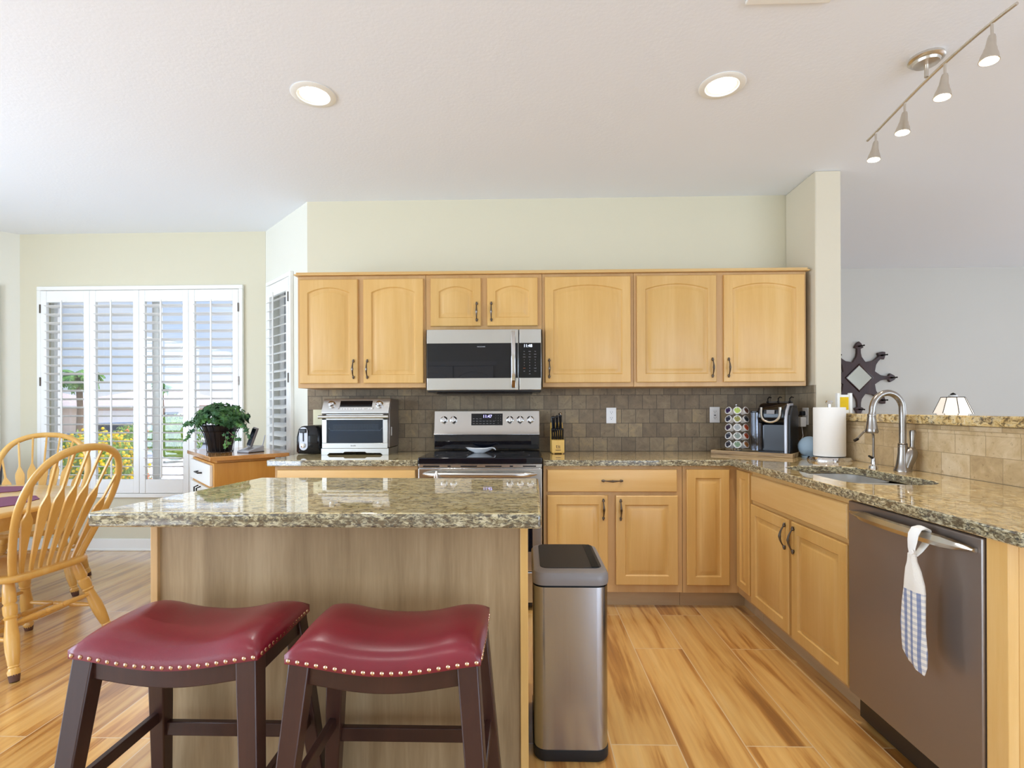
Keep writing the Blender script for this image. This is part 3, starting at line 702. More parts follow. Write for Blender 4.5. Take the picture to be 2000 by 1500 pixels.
# ============================================================ SINK AREA
def sink():
    r = thing('sink', 'undermount double-bowl stainless steel sink in the peninsula counter', 'sink', (0, 0, 0))
    def bowl(x0, x1, y0, y1, depth):
        o = rrect(x0, x1, y0, y1, .11, 8); i = rrect(x0+.012, x1-.012, y0+.012, y1-.012, .10, 8); b_ = rrect(x0+.04, x1-.04, y0+.04, y1-.04, .08, 8)
        m = MB(); z = .873
        m.loops([[(x, y, z-.003) for x, y in o], [(x, y, z) for x, y in o], [(x, y, z-.002) for x, y in i], [(x, y, z-depth+.03) for x, y in i], [(x, y, z-depth) for x, y in b_]], False, True)
        return m
    obj('bowl', bowl(1.335, 1.77, 2.145, 2.505, .175), 'steel_sink', r)
    obj('bowl', bowl(1.335, 1.77, 2.515, 2.885, .175), 'steel_sink', r)
    for y in (2.33, 2.70): obj('drain', MB().lathe([(.045, 0), (.04, .003), (.02, .001)], 20, Matrix.Translation((1.55, y, .699))), 'chrome', r)
sink()
def faucet():
    r = thing('faucet', 'brushed nickel gooseneck pull-down faucet behind the sink', 'faucet', (1.862, 2.63, .914))
    m = MB().lathe([(.038, 0), (.038, .005), (.031, .02), (.026, .05), (.021, .09), (.0205, .13)], 24)
    obj('body', m, 'faucet_nickel', r)
    m = MB(); pts = [(0, 0, .10), (0, 0, .20), (0, 0, .275)]; n = 14; R_ = .073
    for k in range(1, n+1):
        a = PI*k/n*1.02; pts.append((-R_+R_*math.cos(a), 0, .302+.085*math.sin(a)))
    pts.append((-2*R_-.004, 0, .275))
    m.tube([(0, 0, .10), (0, 0, .20), (0, 0, .27)]+pts[3:], .0155, 14)
    obj('neck', m, 'faucet_nickel', r)
    obj('collar', MB().lathe([(.018, 0), (.022, .004), (.018, .008), (.018, .012), (.022, .016), (.018, .02)], 20, Matrix.Translation((0, 0, .118))), 'faucet_nickel', r)
    m = MB().lathe([(.0175, .095), (.019, .09), (.018, .085), (.020, .06), (.025, .025), (.029, .008), (.026, 0), (.018, 0)], 22, Matrix.Translation((-2*R_-.004, 0, .188)))
    obj('spray_head', m, 'faucet_nickel', r)
    h = MB().turned((.004, -.004, .004), (.040, -.010, .118), [(.028, 0), (.028, .3), (.032, .65), (.029, .85), (.017, .97), (.010, 1)], 22)
    h.turned((.038, -.010, .112), (.042, -.010, .205), [(.013, 0), (.015, .04), (.010, .10), (.010, .35), (.0145, .88), (.012, .97), (.005, 1)], 18)
    obj('lever_handle', h, 'faucet_nickel', r)
faucet()
def small_tap():
    r = thing('filtered_water_tap', 'slim filtered-water tap with dark lever left of the big faucet', 'tap', (1.805, 2.76, .914))
    obj('base', MB().lathe([(.022, 0), (.020, .012), (.012, .02), (.011, .05), (.008, .056)], 18), 'chrome', r)
    pts = [(0, 0, .05), (0, 0, .155)]
    for k in range(1, 9):
        a = PI*k/8*.72; pts.append((-.03+.03*math.cos(a), 0, .165+.03*math.sin(a)))
    pts.append((-.085, 0, .150))
    obj('spout', MB().tube(pts, .0055, 10), 'faucet_nickel', r)
    obj('spout_tip', MB().tube([(-.078, 0, .153), (-.098, 0, .142)], .0075, 10), 'dark_metal', r)
    obj('lever', MB().tube([(0, 0, .05), (-.03, -.01, .064)], [.008, .005], 8), 'black_plastic', r)
small_tap()
def paper_towel():
    r = thing('paper_towel_holder', 'stainless paper towel holder standing at the end of the half wall', 'holder', (1.817, 3.175, .914))
    obj('base', MB().lathe([(.118, 0), (.118, .008), (.110, .022), (.02, .024)], 40), 'chrome', r)
    obj('rod', MB().lathe([(.008, .02), (.008, .335), (.016, .337), (.020, .346), (.016, .356), (.004, .358)], 18), 'chrome', r)
    o = obj('paper_towel_roll', MB().lathe([(.022, .026), (.083, .026), (.085, .03), (.085, .312), (.083, .316), (.022, .316)], 48, cap0=False, cap1=False).lathe([(.022, .026), (.022, .316)], 24, cap0=False, cap1=False), 'paper', loc=(1.817, 3.175, .914))
    tag(o, 'full white paper towel roll on the steel holder', 'paper towel')
paper_towel()
o = obj('smart_speaker', MB().sphere((0, 0, .066), .066, 28, 16).lathe([(.045, 0), (.047, .01)], 24), 'speaker_fabric', loc=(1.800, 3.362, .914)); tag(o, 'pale blue ball-shaped speaker half hidden behind the paper towel roll', 'speaker')
o = obj('photo_frame', MB().box(-.036, .036, -.004, .004, .0, .115), 'white_trim', loc=(1.99, 3.32, 1.1935), bevel=.002)
tag(o, 'small white frame with a yellow picture standing on the bar ledge behind the paper towels', 'picture frame')
obj('picture', MB().box(-.026, .026, -.0055, -.004, .02, .10), 'flower_yellow', o)
obj('frame_post', MB().box(.030, .046, -.012, .012, 0, .125), 'white_trim', o, bevel=.002); obj('frame_post', MB().box(-.046, -.030, -.012, .012, 0, .125), 'white_trim', o, bevel=.002)
# outlets
def outlet(name, label, T, gfci=False, mat='white_plastic', switch=False):
    r = thing(name, label, 'outlet' if not switch else 'switch', (0, 0, 0)); r.matrix_world = T
    obj('cover_plate', MB().box(-.036, .036, -.005, 0, -.057, .057), mat, r, bevel=.002)
    if switch:
        obj('toggle', MB().box(-.005, .005, -.014, -.005, -.010, .010), mat, r); return r
    if gfci:
        obj('socket', MB().box(-.017, .017, -.007, -.005, -.034, .034), mat, r, bevel=.001)
        obj('reset_button', MB().box(-.007, .007, -.009, -.007, -.006, .000), 'black_plastic', r)
    for s in (-1, 1):
        z = s*.021
        if not gfci: obj('socket', MB().lathe([(.0165, 0), (.016, .0025)], 20, Matrix.Translation((0, -.005, z)) @ Matrix.Rotation(PI/2, 4, 'X')), mat, r)
        obj('socket_slots', MB().box(-.0075, -.0055, -.0082, -.007, z, z+.008).box(.0055, .0075, -.0082, -.007, z, z+.008).lathe([(.0025, 0), (.0025, .0014)], 10, Matrix.Translation((0, -.007, z-.007)) @ Matrix.Rotation(PI/2, 4, 'X')), 'black_plastic', r)
    return r
outlet('wall_outlet', 'white duplex outlet on the brown tile right of the knife block', Matrix.Translation((.624, D-.0125, 1.175)))
outlet('wall_outlet', 'white outlet with test buttons beside the coffee pod carousel', Matrix.Translation((1.371, D-.0125, 1.178)), gfci=True)
outlet('wall_outlet', 'outlet on the short side wall beside the coffee maker with a charger plugged in', Matrix.Translation((1.8775, 3.55, 1.170)) @ Matrix.Rotation(PI/2, 4, 'Z').inverted())
outlet('wall_switch', 'cream switch plate on the tile behind the toaster oven', Matrix.Translation((-1.536, D-.0125, 1.168)), mat='cream_plastic', switch=True)
o = obj('power_adapter', MB().box(1.830, 1.868, 3.525, 3.575, 1.10, 1.165), 'white_plastic', bevel=.004); tag(o, 'white charger block plugged into the side-wall outlet', 'charger')
obj('cord', MB().tube([(1.845, 3.54, 1.10), (1.843, 3.52, 1.04), (1.80, 3.48, .99), (1.745, 3.45, .975), (1.715, 3.44, .945), (1.72, 3.44, .921), (1.75, 3.42, .920)], .0018, 6), 'white_plastic', o)
o = obj('power_plug', MB().box(1.840, 1.868, 3.535, 3.565, 1.175, 1.205), 'black_plastic', bevel=.004); tag(o, 'black plug in the upper socket of the side-wall outlet', 'plug')
obj('cord', MB().tube([(1.842, 3.55, 1.19), (1.825, 3.58, 1.15), (1.82, 3.62, 1.0), (1.82, 3.66, .925)], .003, 6), 'black_plastic', o)

# ---- coffee corner
TR = Matrix.Translation((1.27, 3.62, .914)) @ Matrix.Rotation(-.7045, 4, 'Z')
def coffee():
    r = thing('serving_tray', 'rustic wooden-rimmed tray under the coffee maker in the counter corner', 'tray'); r.matrix_world = TR
    w, d = .51, .25
    obj('rim', MB().box(0, w, 0, .014, 0, .026).box(0, w, d-.014, d, 0, .026).box(0, .014, .014, d-.014, 0, .026).box(w-.014, w, .014, d-.014, 0, .026), 'tray_wood', r, bevel=.002)
    obj('tray_floor', MB().box(.013, w-.013, .013, d-.013, 0.001, .012), 'vinyl_black', r)
    r = thing('coffee_maker', 'black and silver single-serve coffee machine on the corner tray', 'coffee maker'); r.matrix_world = TR @ Matrix.Translation((.365, .135, .012))
    m = MB(); side = [(.0, .0), (.10, 0), (.10, .02), (.10, .29), (.06, .33), (-.02, .335), (-.085, .30), (-.098, .24), (-.098, .215), (-.02, .205), (-.02, .02)]
    body = [(-.02, .0), (.105, .0), (.105, .27), (.075, .32), (.0, .335), (-.06, .325), (-.10, .29), (-.112, .235), (-.10, .205), (-.02, .195)]
    obj('housing', MB().loops([[(x, y, z) for y, z in body] for x in (-.072, .095)]), 'black_gloss', r, bevel=.010, seg=3)
    obj('drip_base', MB().box(-.07, .093, -.10, -.02, 0, .022), 'black_plastic', r, bevel=.004)
    obj('silver_side', MB().loops([[(x, y, z) for y, z in [(-.105, .0), (-.085, .0), (-.085, .255), (-.04, .310), (.04, .315), (.05, .33), (-.045, .328), (-.095, .285), (-.108, .24)]] for x in (.088, .106)]), 'silver_plastic', r, bevel=.003)
    obj('side_cover', MB().loops([[(x, y, z) for y, z in [(-.085, 0), (.11, 0), (.11, .27), (.07, .318), (-.035, .315), (-.085, .255)]] for x in (.090, .122)]), 'black_plastic', r, bevel=.006)
    obj('water_tank', MB().prism(rrect(-.128, -.073, -.07, .09, .02), .02, .27), 'clear_plastic', r)
    obj('tank_lid', MB().prism(rrect(-.130, -.071, -.072, .092, .02), .27, .282), 'black_plastic', r, bevel=.003)
    pts = []
    for k in range(17):
        a = PI*k/16; pts.append((.012-.056*math.cos(a), -.118-.004*math.sin(a), .285-.075*math.sin(a)**.6+(.02 if k in (0, 16) else 0)))
    obj('brew_handle', MB().tube(pts, .008, 8), 'nickel', r)
    obj('display', MB().box(-.012, .036, -.119, -.112, .262, .288), 'grey_plastic', r, bevel=.001)
    obj('backplate', MB().box(-.055, .07, -.022, -.018, .02, .19), 'black_plastic', r)
    r = thing('wire_mug_rack', 'small black wire rack with knob ends standing behind the coffee machine top', 'rack'); r.matrix_world = TR @ Matrix.Translation((.385, .20, .3405))
    for x in (-.075, -.01, .06):
        obj('hook', MB().tube([(x, 0, .012), (x, 0, .035), (x+.012, -.005, .045), (x+.024, -.01, .040)], .004, 8).sphere((x, 0, .012), .009, 10, 6), 'dark_metal', r)
    obj('rail', MB().box(-.085, .075, -.004, .004, .008, .014).box(-.085, -.079, -.004, .004, .0, .01).box(.069, .075, -.004, .004, 0, .01), 'dark_metal', r)
    # pod carousel
    cx, cy = 1.452, 3.64
    r = thing('pod_carousel', 'chrome wire carousel holding coffee pods beside the coffee machine', 'rack', (cx, cy, .9265))
    m = MB().lathe([(.07, 0), (.07, .006), (.01, .008)], 28)
    obj('base', m, 'chrome', r)
    m = MB().cyl((0, 0, .006), (0, 0, .318), .004, n=8).sphere((0, 0, .322), .008, 10, 6)
    obj('centre_post', m, 'chrome', r)
    m = MB()
    for i in range(10):
        a = 2*PI*i/10; m.cyl((.035*math.cos(a), .035*math.sin(a), .006), (.035*math.cos(a), .035*math.sin(a), .300), .0018, n=6)
    for z in (.006, .30):
        m.tube([(.035*math.cos(2*PI*k/20), .035*math.sin(2*PI*k/20), z) for k in range(21)], .002, 6)
    obj('wire_frame', m, 'chrome', r)
    cols = [('left', -152), ('middle', -107), ('right', -60), ('right rear', 5)]
    lids = {'left': ['#3A2A55', '#33384A', '#3F3348', '#3A4250', '#34343F'], 'middle': ['#A7BE5A', '#8D8A4C', '#9AA0A4', '#7E8C88', '#6F8A72'], 'right': ['#5A3A2C', '#2E3238', '#C9502A', '#C4542F', '#B5743A']}
    cname = {'left': ['purple', 'dark blue', 'plum', 'slate', 'charcoal'], 'middle': ['lime green', 'olive', 'silver', 'grey green', 'sage'], 'right': ['brown', 'black', 'bright orange', 'rust orange', 'tan']}
    rowname = ['top', 'second', 'middle', 'fourth', 'bottom']
    proto = None
    for cn, deg in cols[:3]:
        for i in range(5):
            a = math.radians(deg); z = .275-i*.0575
            T = Matrix.Translation((cx+.040*math.cos(a), cy+.040*math.sin(a), .9265+z-.006)) @ Matrix.Rotation(a, 4, 'Z') @ Matrix.Rotation(PI/2-math.radians(22), 4, 'Y')
            mname = 'pod_lid_'+cname[cn][i].replace(' ', '_')
            N = NT(mname); N.set(Base_Color=N.mix(N.ramp(N.noise(N.coord(), 70, 2), [(.56, 0.0), (.64, .6)]), lids[cn][i], '#D8D8D0'), Roughness=.3, Metallic=.2); MAT[mname] = N.m
            r = thing('coffee_pod', '%s-lidded coffee pod, %s in the %s column of the carousel' % (cname[cn][i], rowname[i], cn), 'coffee pod', group='coffee pods in the wire carousel'); r.matrix_world = T
            obj('cup', MB().lathe([(.016, 0), (.018, .002), (.0225, .040), (.0255, .0405), (.0255, .043), (.0215, .0435)], 22), 'white_plastic', r)
            obj('lid', MB().lathe([(.0205, .0435), (.0203, .0442)], 22), mname, r)
coffee()
def knife_block():
    r = thing('knife_block', 'light wooden knife block on the counter right of the range', 'knife block', (.222, 3.66, .914), .05)
    prof = [(-.045, .006), (-.045, .095), (-.02, .10), (.062, .215), (.085, .205), (.085, .006)]
    obj('block', MB().loops([[(x, y, z) for y, z in prof] for x in (-.043, .043)]), 'block_wood', r, bevel=.002)
    obj('feet', MB().box(-.035, -.025, -.035, .07, 0, .007).box(.025, .035, -.035, .07, 0, .007), 'block_wood', r)
    m = MB()
    for p, q in (((-.010, .060), (-.010, .038)), ((-.016, .055), (-.004, .055)), ((-.014, .046), (-.004, .040)), ((.004, .060), (.002, .036)), ((.000, .050), (.010, .046)), ((.010, .058), (.011, .036))):
        m.tube([(p[0], -.0455, p[1]), (q[0], -.0455, q[1])], .0014, 5)
    m.box(-.018, .018, -.0458, -.045, .024, .028)
    obj('burned_logo', m, 'brown_cap', r)
    def knife(dx, y, z, l, wd, label, steelend=False):
        o = thing('kitchen_knife' if not steelend else 'honing_steel', label, 'knife' if not steelend else 'honing steel', (.222+dx, 3.66+y, .914+z), .05, 'knives in the wooden block')
        o.rotation_euler = (math.radians(22), -.06, .05)
        ls = [[(x*s, yy*s, t*l) for x, yy in rrect(-wd, wd, -.011, .011, min(wd, .011)*.8, 3)] for s, t in ((.9, -.05), (1, .05), (.86, .4), (.95, .8), (1.08, .95), (.8, 1.0))]
        obj('handle', MB().loops(ls), 'knife_handle', o)
        if steelend: obj('end_ring', MB().lathe([(.012, 0), (.014, .006), (.008, .012)], 14, Matrix.Translation((0, 0, l))), 'chrome', o)
    names = ['leftmost', 'second', 'middle', 'fourth', 'fifth', 'rightmost']
    for k in range(6): knife(-.037+k*.0145, -.020, .102, .078, .006, '%s of the six small black steak knives in the front row of the block' % names[k])
    knife(-.026, .022, .150, .118, .013, 'big black-handled knife at the back left of the block')
    knife(.000, .030, .165, .105, .010, 'black-handled knife in the back row centre of the block')
    knife(.024, .034, .168, .112, .010, 'black sharpening steel with round end at the back right of the block', True)
knife_block()
# spoon rest
r = thing('spoon_rest', 'white pinched ceramic spoon rest on the black cooktop', 'spoon rest', (-.31, 3.50, .9325))
n = 28; ls = []
for z, a in ((0, .036), (.006, .045), (.020, .058), (.028, .066)):
    ls.append([((a*(1+(.45 if z > .01 else .1)*abs(math.cos(t))**6*(z/.028)))*math.cos(t), a*.8*math.sin(t), z+(.008 if z > .02 else 0)*abs(math.cos(t))**4) for t in [2*PI*k/n for k in range(n)]])
inn = [[(x*.9, y*.9, z+.001) for x, y, z in l] for l in reversed(ls)]
inn[-1] = [(x, y, .004) for x, y, z in inn[-1]]
obj('dish', MB().loops(ls+inn), 'ceramic_white', r)
obj('spoon_lip', MB().tube([(.08, 0, .034), (.10, 0, .030), (.108, 0, .018)], [.010, .009, .006], 8, flat=(1, .5)), 'ceramic_white', r)
# hand towel on oven handle
r = thing('oven_towel', 'small white towel looped over the oven door handle', 'towel', (-.535, 3.105, .833))
m = MB()
m.tube([(-.008, -.018, -.06), (-.006, -.024, -.01), (0, -.006, .022), (.004, .016, .0), (.006, .012, -.05)], .004, 8)
m.tube([(.012, -.018, -.06), (.008, -.025, -.01), (.003, -.006, .022), (.0, .016, .0), (0, .012, -.05)], .004, 8)
obj('loop', m, 'paper', r)
ls = [[(x*s, -.016+yy, z) for x, yy in rrect(-.02, .02, -.005, .005, .004, 2)] for s, z in ((.7, -.05), (1.2, -.09), (2.2, -.16), (2.6, -.34))]
obj('cloth', MB().loops(ls), 'paper', r)
# gingham towel on dishwasher handle
def gtowel():
    r = thing('dish_towel', 'blue and white checked towel with crocheted top hanging from the dishwasher handle', 'towel', (1.203, 1.655, .828), -PI/2+.05)
    m = MB(); n = 20; rows = [(-.052, .013, .009), (-.075, .016, .010), (-.10, .028, .012), (-.14, .038, .013), (-.165, .041, .013), (-.21, .045, .012), (-.28, .049, .011), (-.34, .050, .011), (-.385, .048, .010), (-.42, .03, .008)]
    ls = []
    for i, (z, w, d) in enumerate(rows):
        l = []
        for k in range(n):
            t = 2*PI*k/n; x = w*math.cos(t); ruf = .0025*math.sin(5*t+i*.2)
            zz = z
            if i >= 8: zz = z+.035*(1-x/.05)*.6 if i == 9 else z+.012*(1-x/.05)
            l.append((x+.004*math.sin(z*30)+(.012 if i == 9 else 0), (d+ruf)*math.sin(t), zz))
        ls.append(l)
    obj('cloth', m.loops(ls), 'gingham', r, angle=80)
    m = MB(); pts = [(.0, -.003, -.058), (-.002, -.004, -.035), (0, -.003, -.012), (0, .000, .008), (0, .010, .025), (0, .026, .029), (0, .042, .022), (0, .046, .0), (0, .038, -.022), (.002, .018, -.045), (.002, .004, -.058)]
    m.tube(pts, [.009, .011, .014, .015, .015, .015, .014, .012, .011, .009, .008], 12, flat=(1.35, .38))
    obj('crochet_loop', m, 'paper', r); obj('button', MB().lathe([(.008, 0), (.007, .004)], 12, Matrix.Translation((.010, -.012, -.045)) @ Matrix.Rotation(PI/2, 4, 'X')), 'paper', r)
gtowel()

# ============================================================ TRASH CAN
def trash():
    x0, x1, y0, y1 = .022, .290, 1.815, 2.205
    r = thing('trash_can', 'tall rectangular stainless sensor trash can beside the island', 'trash can', (0, 0, 0))
    P_ = lambda i, z, rr=.045: [(x, y, z) for x, y in rrect(x0+i, x1-i, y0+i, y1-i, rr-i*.5, 8)]
    obj('plastic_foot', MB().loops([P_(.008, 0), P_(.002, .01), P_(.002, .042)]), 'rubber', r)
    obj('bin_body', MB().loops([P_(.004, .042), P_(.003, .608)]), 'steel_v', r)
    obj('seal_ring', MB().loops([P_(.010, .608), P_(.010, .615)]), 'rubber', r)
    lid = obj('lid_rim', MB().loops([P_(.001, .615), P_(-.001, .63), P_(.0, .648), P_(.006, .657), P_(.018, .661)]), 'grey_plastic', r)
    fl = [(x, y, z) for z in (.660, .663) for x, y in rrect(x0+.028, x1-.020, y0+.050, y1-.020, .03, 5)]
    k = len(fl)//2; obj('flap', MB().loops([fl[:k], fl[k:]]), 'vinyl_black', lid)
    obj('sensor_strip', MB().box(x1-.056, x1-.030, y0+.055, y1-.03, .663, .665), 'black_gloss', lid)
trash()

# ============================================================ BAR STOOLS
def stool():
    r = thing('bar_stool', 'red leather saddle stool with nailhead trim at the left under the island edge', 'stool', (-.925, 1.462, 0), .0, 'red saddle stools at the island')
    W_, D_ = .245, .160
    sag = lambda x: .030*(x/W_)**2*(1.6-.6*(x/W_)**2)      # saddle: sides high, middle low
    base = .589
    nx, ny = 28, 18; top = []
    for j in range(ny+1):
        for i in range(nx+1):
            u = -1+2*i/nx; v = -1+2*j/ny; x = W_*u; y = D_*v
            e_ = (1-abs(u)**5)*(1-abs(v)**3.2); puff = .038*max(0, e_)**.42
            hump = .009*math.exp(-((abs(u)-.72)/.22)**2)
            top.append((x*(1+.015*(1-abs(v))), y, base+sag(x)+puff+hump*max(0, e_)**.5))
    fs = [(j*(nx+1)+i, j*(nx+1)+i+1, (j+1)*(nx+1)+i+1, (j+1)*(nx+1)+i) for j in range(ny) for i in range(nx)]
    m = MB().add(top, fs)
    # skirt down to the nail line
    ring = [i for i in range(nx+1)]+[j*(nx+1)+nx for j in range(1, ny+1)]+[ny*(nx+1)+i for i in range(nx-1, -1, -1)]+[j*(nx+1) for j in range(ny-1, 0, -1)]
    o_ = len(m.v); m.v += [(m.v[i][0], m.v[i][1], m.v[i][2]-.022) for i in ring]; n_ = len(ring)
    m.f += [(ring[k], ring[(k+1) % n_], o_+(k+1) % n_, o_+k) for k in range(n_)]; m.f.append(tuple(o_+k for k in range(n_)))
    obj('seat_cushion', m, 'red_leather', r, angle=75)
    nm = MB().lathe([(.0058, 0), (.0052, .0022), (.003, .0038), (.0006, .0044)], 10)
    first = None
    spots = [(x, -D_, sag(x), PI/2, 0) for x in [-W_+.010+(2*W_-.02)*k/20 for k in range(21)]]
    spots += [(x, D_, sag(x), -PI/2, 0) for x in [-W_+.010+(2*W_-.02)*k/20 for k in range(21)]]
    for s in (-1, 1): spots += [(s*W_, y, sag(W_), 0, s*PI/2) for y in [-D_+.022+(2*D_-.044)*k/14 for k in range(15)]]
    for x, y, z, rx, ry in spots:
        if first is None: o = first = obj('nailhead', nm, 'brass_nail', r)
        else: o = first.copy(); COL.objects.link(o)
        o.parent = r; o.location = (x, y, base+z-.013); o.rotation_euler = (rx, ry, 0)
    # frame
    for sy, nmz in ((-1, 0), (1, 0)):
        y0 = sy*(D_-.012); y1 = sy*(D_-.034); n = 16; ls = []
        for k in range(n+1):
            x = -.205+.41*k/n; zt = base+sag(x)-.020; zb = zt-.052
            ls.append([(x, y0, zb), (x, y1, zb), (x, y1, zt), (x, y0, zt)])
        obj('apron', MB().loops(ls), 'espresso', r, bevel=.003)
    for sx in (-1, 1): obj('apron', MB().box(sx*(W_-.034), sx*(W_-.012), -.13, .13, base-.045, base+sag(W_)-.020), 'espresso', r, bevel=.003)
    for sx in (-1, 1):
        for sy in (-1, 1):
            t = (sx*(W_-.034), sy*(D_-.032), base+sag(W_)-.020); b_ = (sx*(W_+.018), sy*(D_+.050), 0)
            m = MB(); h = .027; h2 = .021
            ls = [[(p[0]+a*q, p[1]+c*q, p[2]) for a, c in ((-1, -1), (1, -1), (1, 1), (-1, 1))] for p, q in ((b_, h2), (t, h))]
            obj('leg', m.loops(ls), 'espresso', r, bevel=.004)
    def at(sx, sy, z):
        f = 1-z/.60; return Vector((sx*(W_-.034+.052*f), sy*(D_-.032+.082*f), z))
    for sx in (-1, 1):
        a, b_ = at(sx, -1, .265), at(sx, 1, .265)
        obj('stretcher', MB().box(a.x-.010, a.x+.010, a.y+.01, b_.y-.01, .245, .280), 'espresso', r, bevel=.003)
    for sy, z in ((1, .215), (-1, .135)):
        a, b_ = at(-1, sy, z), at(1, sy, z)
        obj('stretcher', MB().box(a.x+.01, b_.x-.01, a.y-.010, a.y+.010, z-.022, z+.022), 'espresso', r, bevel=.003)
    return r
st = stool()
dup(st, (-.358, 1.445, 0), 0, 'red leather saddle stool with nailhead trim nearer the trash can')

# ============================================================ DINING SET
LEGP = [(.013, 0), (.016, .04), (.020, .10), (.015, .13), (.018, .14), (.015, .155), (.017, .165), (.022, .30), (.023, .42), (.018, .55), (.017, .60), (.022, .62), (.018, .635), (.021, .66), (.022, .74), (.017, .76), (.021, .78), (.020, .90), (.016, 1)]
SPIN = [(.007, 0), (.013, .25), (.014, .36), (.009, .39), (.014, .42), (.010, .45), (.014, .5), (.010, .55), (.014, .58), (.009, .61), (.014, .64), (.013, .75), (.007, 1)]
def windsor():
    r = thing('dining_chair', 'honey oak bow-back windsor chair in front, beside the island', 'chair', (-2.585, 2.58, 0), math.radians(86), 'oak windsor dining chairs')
    # seat facing +y, back at -y
    out = [(-.16, -.225), (0, -.235), (.16, -.225), (.215, -.17), (.238, -.05), (.240, .08), (.215, .19), (.12, .235), (0, .222), (-.12, .235), (-.215, .19), (-.240, .08), (-.238, -.05), (-.215, -.17)]
    def sm(p, n=4):
        res = []; L_ = len(p)
        for i in range(L_):
            p0, p1, p2, p3 = p[i-1], p[i], p[(i+1) % L_], p[(i+2) % L_]
            for k in range(n):
                t = k/n; res.append(tuple(.5*((2*p1[c])+(-p0[c]+p2[c])*t+(2*p0[c]-5*p1[c]+4*p2[c]-p3[c])*t*t+(-p0[c]+3*p1[c]-3*p2[c]+p3[c])*t**3) for c in (0, 1)))
        return res
    o = sm(out)
    lp = lambda s, z: [(x*s, y*s, z) for x, y in o]
    obj('seat', MB().loops([lp(.93, .418), lp(.985, .424), lp(1, .436), lp(.99, .450), lp(.95, .454), lp(.75, .450), lp(.45, .441), lp(.15, .440)]), 'chair_oak', r, angle=60)
    lean = lambda z: -.180-.235*((z-.45)/.6)**1.1
    pts = [(-.168, .44), (-.205, .56), (-.240, .70), (-.250, .80), (-.235, .90), (-.185, .985), (-.10, 1.032), (0, 1.045), (.10, 1.032), (.185, .985), (.235, .90), (.250, .80), (.240, .70), (.205, .56), (.168, .44)]
    fine = []
    for i in range(len(pts)-1):
        p0 = pts[max(0, i-1)]; p1 = pts[i]; p2 = pts[i+1]; p3 = pts[min(len(pts)-1, i+2)]
        for k in range(4):
            t = k/4; fine.append(tuple(.5*((2*p1[c])+(-p0[c]+p2[c])*t+(2*p0[c]-5*p1[c]+4*p2[c]-p3[c])*t*t+(-p0[c]+3*p1[c]-3*p2[c]+p3[c])*t**3) for c in (0, 1)))
    fine.append(pts[-1]); ls = []
    for i, (x, z) in enumerate(fine):
        q0 = fine[max(0, i-1)]; q1 = fine[min(len(fine)-1, i+1)]; tx, tz = q1[0]-q0[0], q1[1]-q0[1]; l_ = math.hypot(tx, tz); nx_, nz_ = -tz/l_, tx/l_
        y = lean(max(z, .45)); a, b_ = .019, .015
        ring = [(math.cos(t)*a, math.sin(t)*b_) for t in [2*PI*k/10+.3 for k in range(10)]]
        ls.append([(x+nx_*u, y+v, z+nz_*u) for u, v in ring])
    obj('bow', MB().loops(ls), 'chair_oak', r, angle=60)
    for k in range(7):
        f = (k-3)/3; xb = f*.130; q_ = abs(k-3); xt = math.copysign((0, .076, .152, .232)[q_], f); zt = (1.040, 1.036, 1.006, .905)[q_]; n = 22; ls = []
        for j in range(n+1):
            t = j/n; z = .445+(zt-.445)*t; x = xb+(xt-xb)*t; wid = .009+.013*max(0, math.sin(PI*min(1, t/.74))**1.3)*(1 if t < .74 else 0)
            if t > .58: wid = max(.0055, .027-.0215*(t-.58)/.10) if t < .68 else .0055
            else: wid = .0075+.0195*(t/.58)**1.25
            y = lean(max(z, .45))
            ls.append([(x-wid, y-.006, z), (x+wid, y-.006, z), (x+wid, y+.006, z), (x-wid, y+.006, z)])
        obj('back_slat', MB().loops(ls), 'chair_oak', r, bevel=.0015)
    legs = {}
    for sx in (-1, 1):
        for sy in (-1, 1):
            t = (sx*.165, sy*.150, .425); b_ = (sx*.255, sy*(.215 if sy > 0 else .285), .0); legs[(sx, sy)] = (t, b_)
            l = obj('leg', MB().turned(b_, t, [(q*1.25, t_) for q, t_ in LEGP], 16), 'chair_oak', r)
            d = (Vector(t)-Vector(b_)).normalized()
            obj('foot_cap', MB().turned(b_, tuple(Vector(b_)+d*.030), [(.018, 0), (.0225, 1)], 14), 'brown_cap', l)
    def on(sx, sy, z):
        t, b_ = legs[(sx, sy)]; return Vector(b_)+(Vector(t)-Vector(b_))*(z/.425)
    for sx in (-1, 1): obj('stretcher', MB().turned(on(sx, -1, .17), on(sx, 1, .17), SPIN, 12), 'chair_oak', r)
    for f in (.38, .62):
        a = on(-1, -1, .17).lerp(on(-1, 1, .17), f); b_ = on(1, -1, .17).lerp(on(1, 1, .17), f); obj('stretcher', MB().turned(a, b_, SPIN, 12), 'chair_oak', r)
    obj('stretcher', MB().turned(on(-1, -1, .235), on(1, -1, .235), SPIN, 12), 'chair_oak', r)
    obj('stretcher', MB().turned(on(-1, 1, .235), on(1, 1, .235), SPIN, 12), 'chair_oak', r)
    return r
ch = windsor()
dup(ch, (-3.31, 3.42, 0), math.radians(180+33), 'honey oak bow-back windsor chair behind the table by the window')
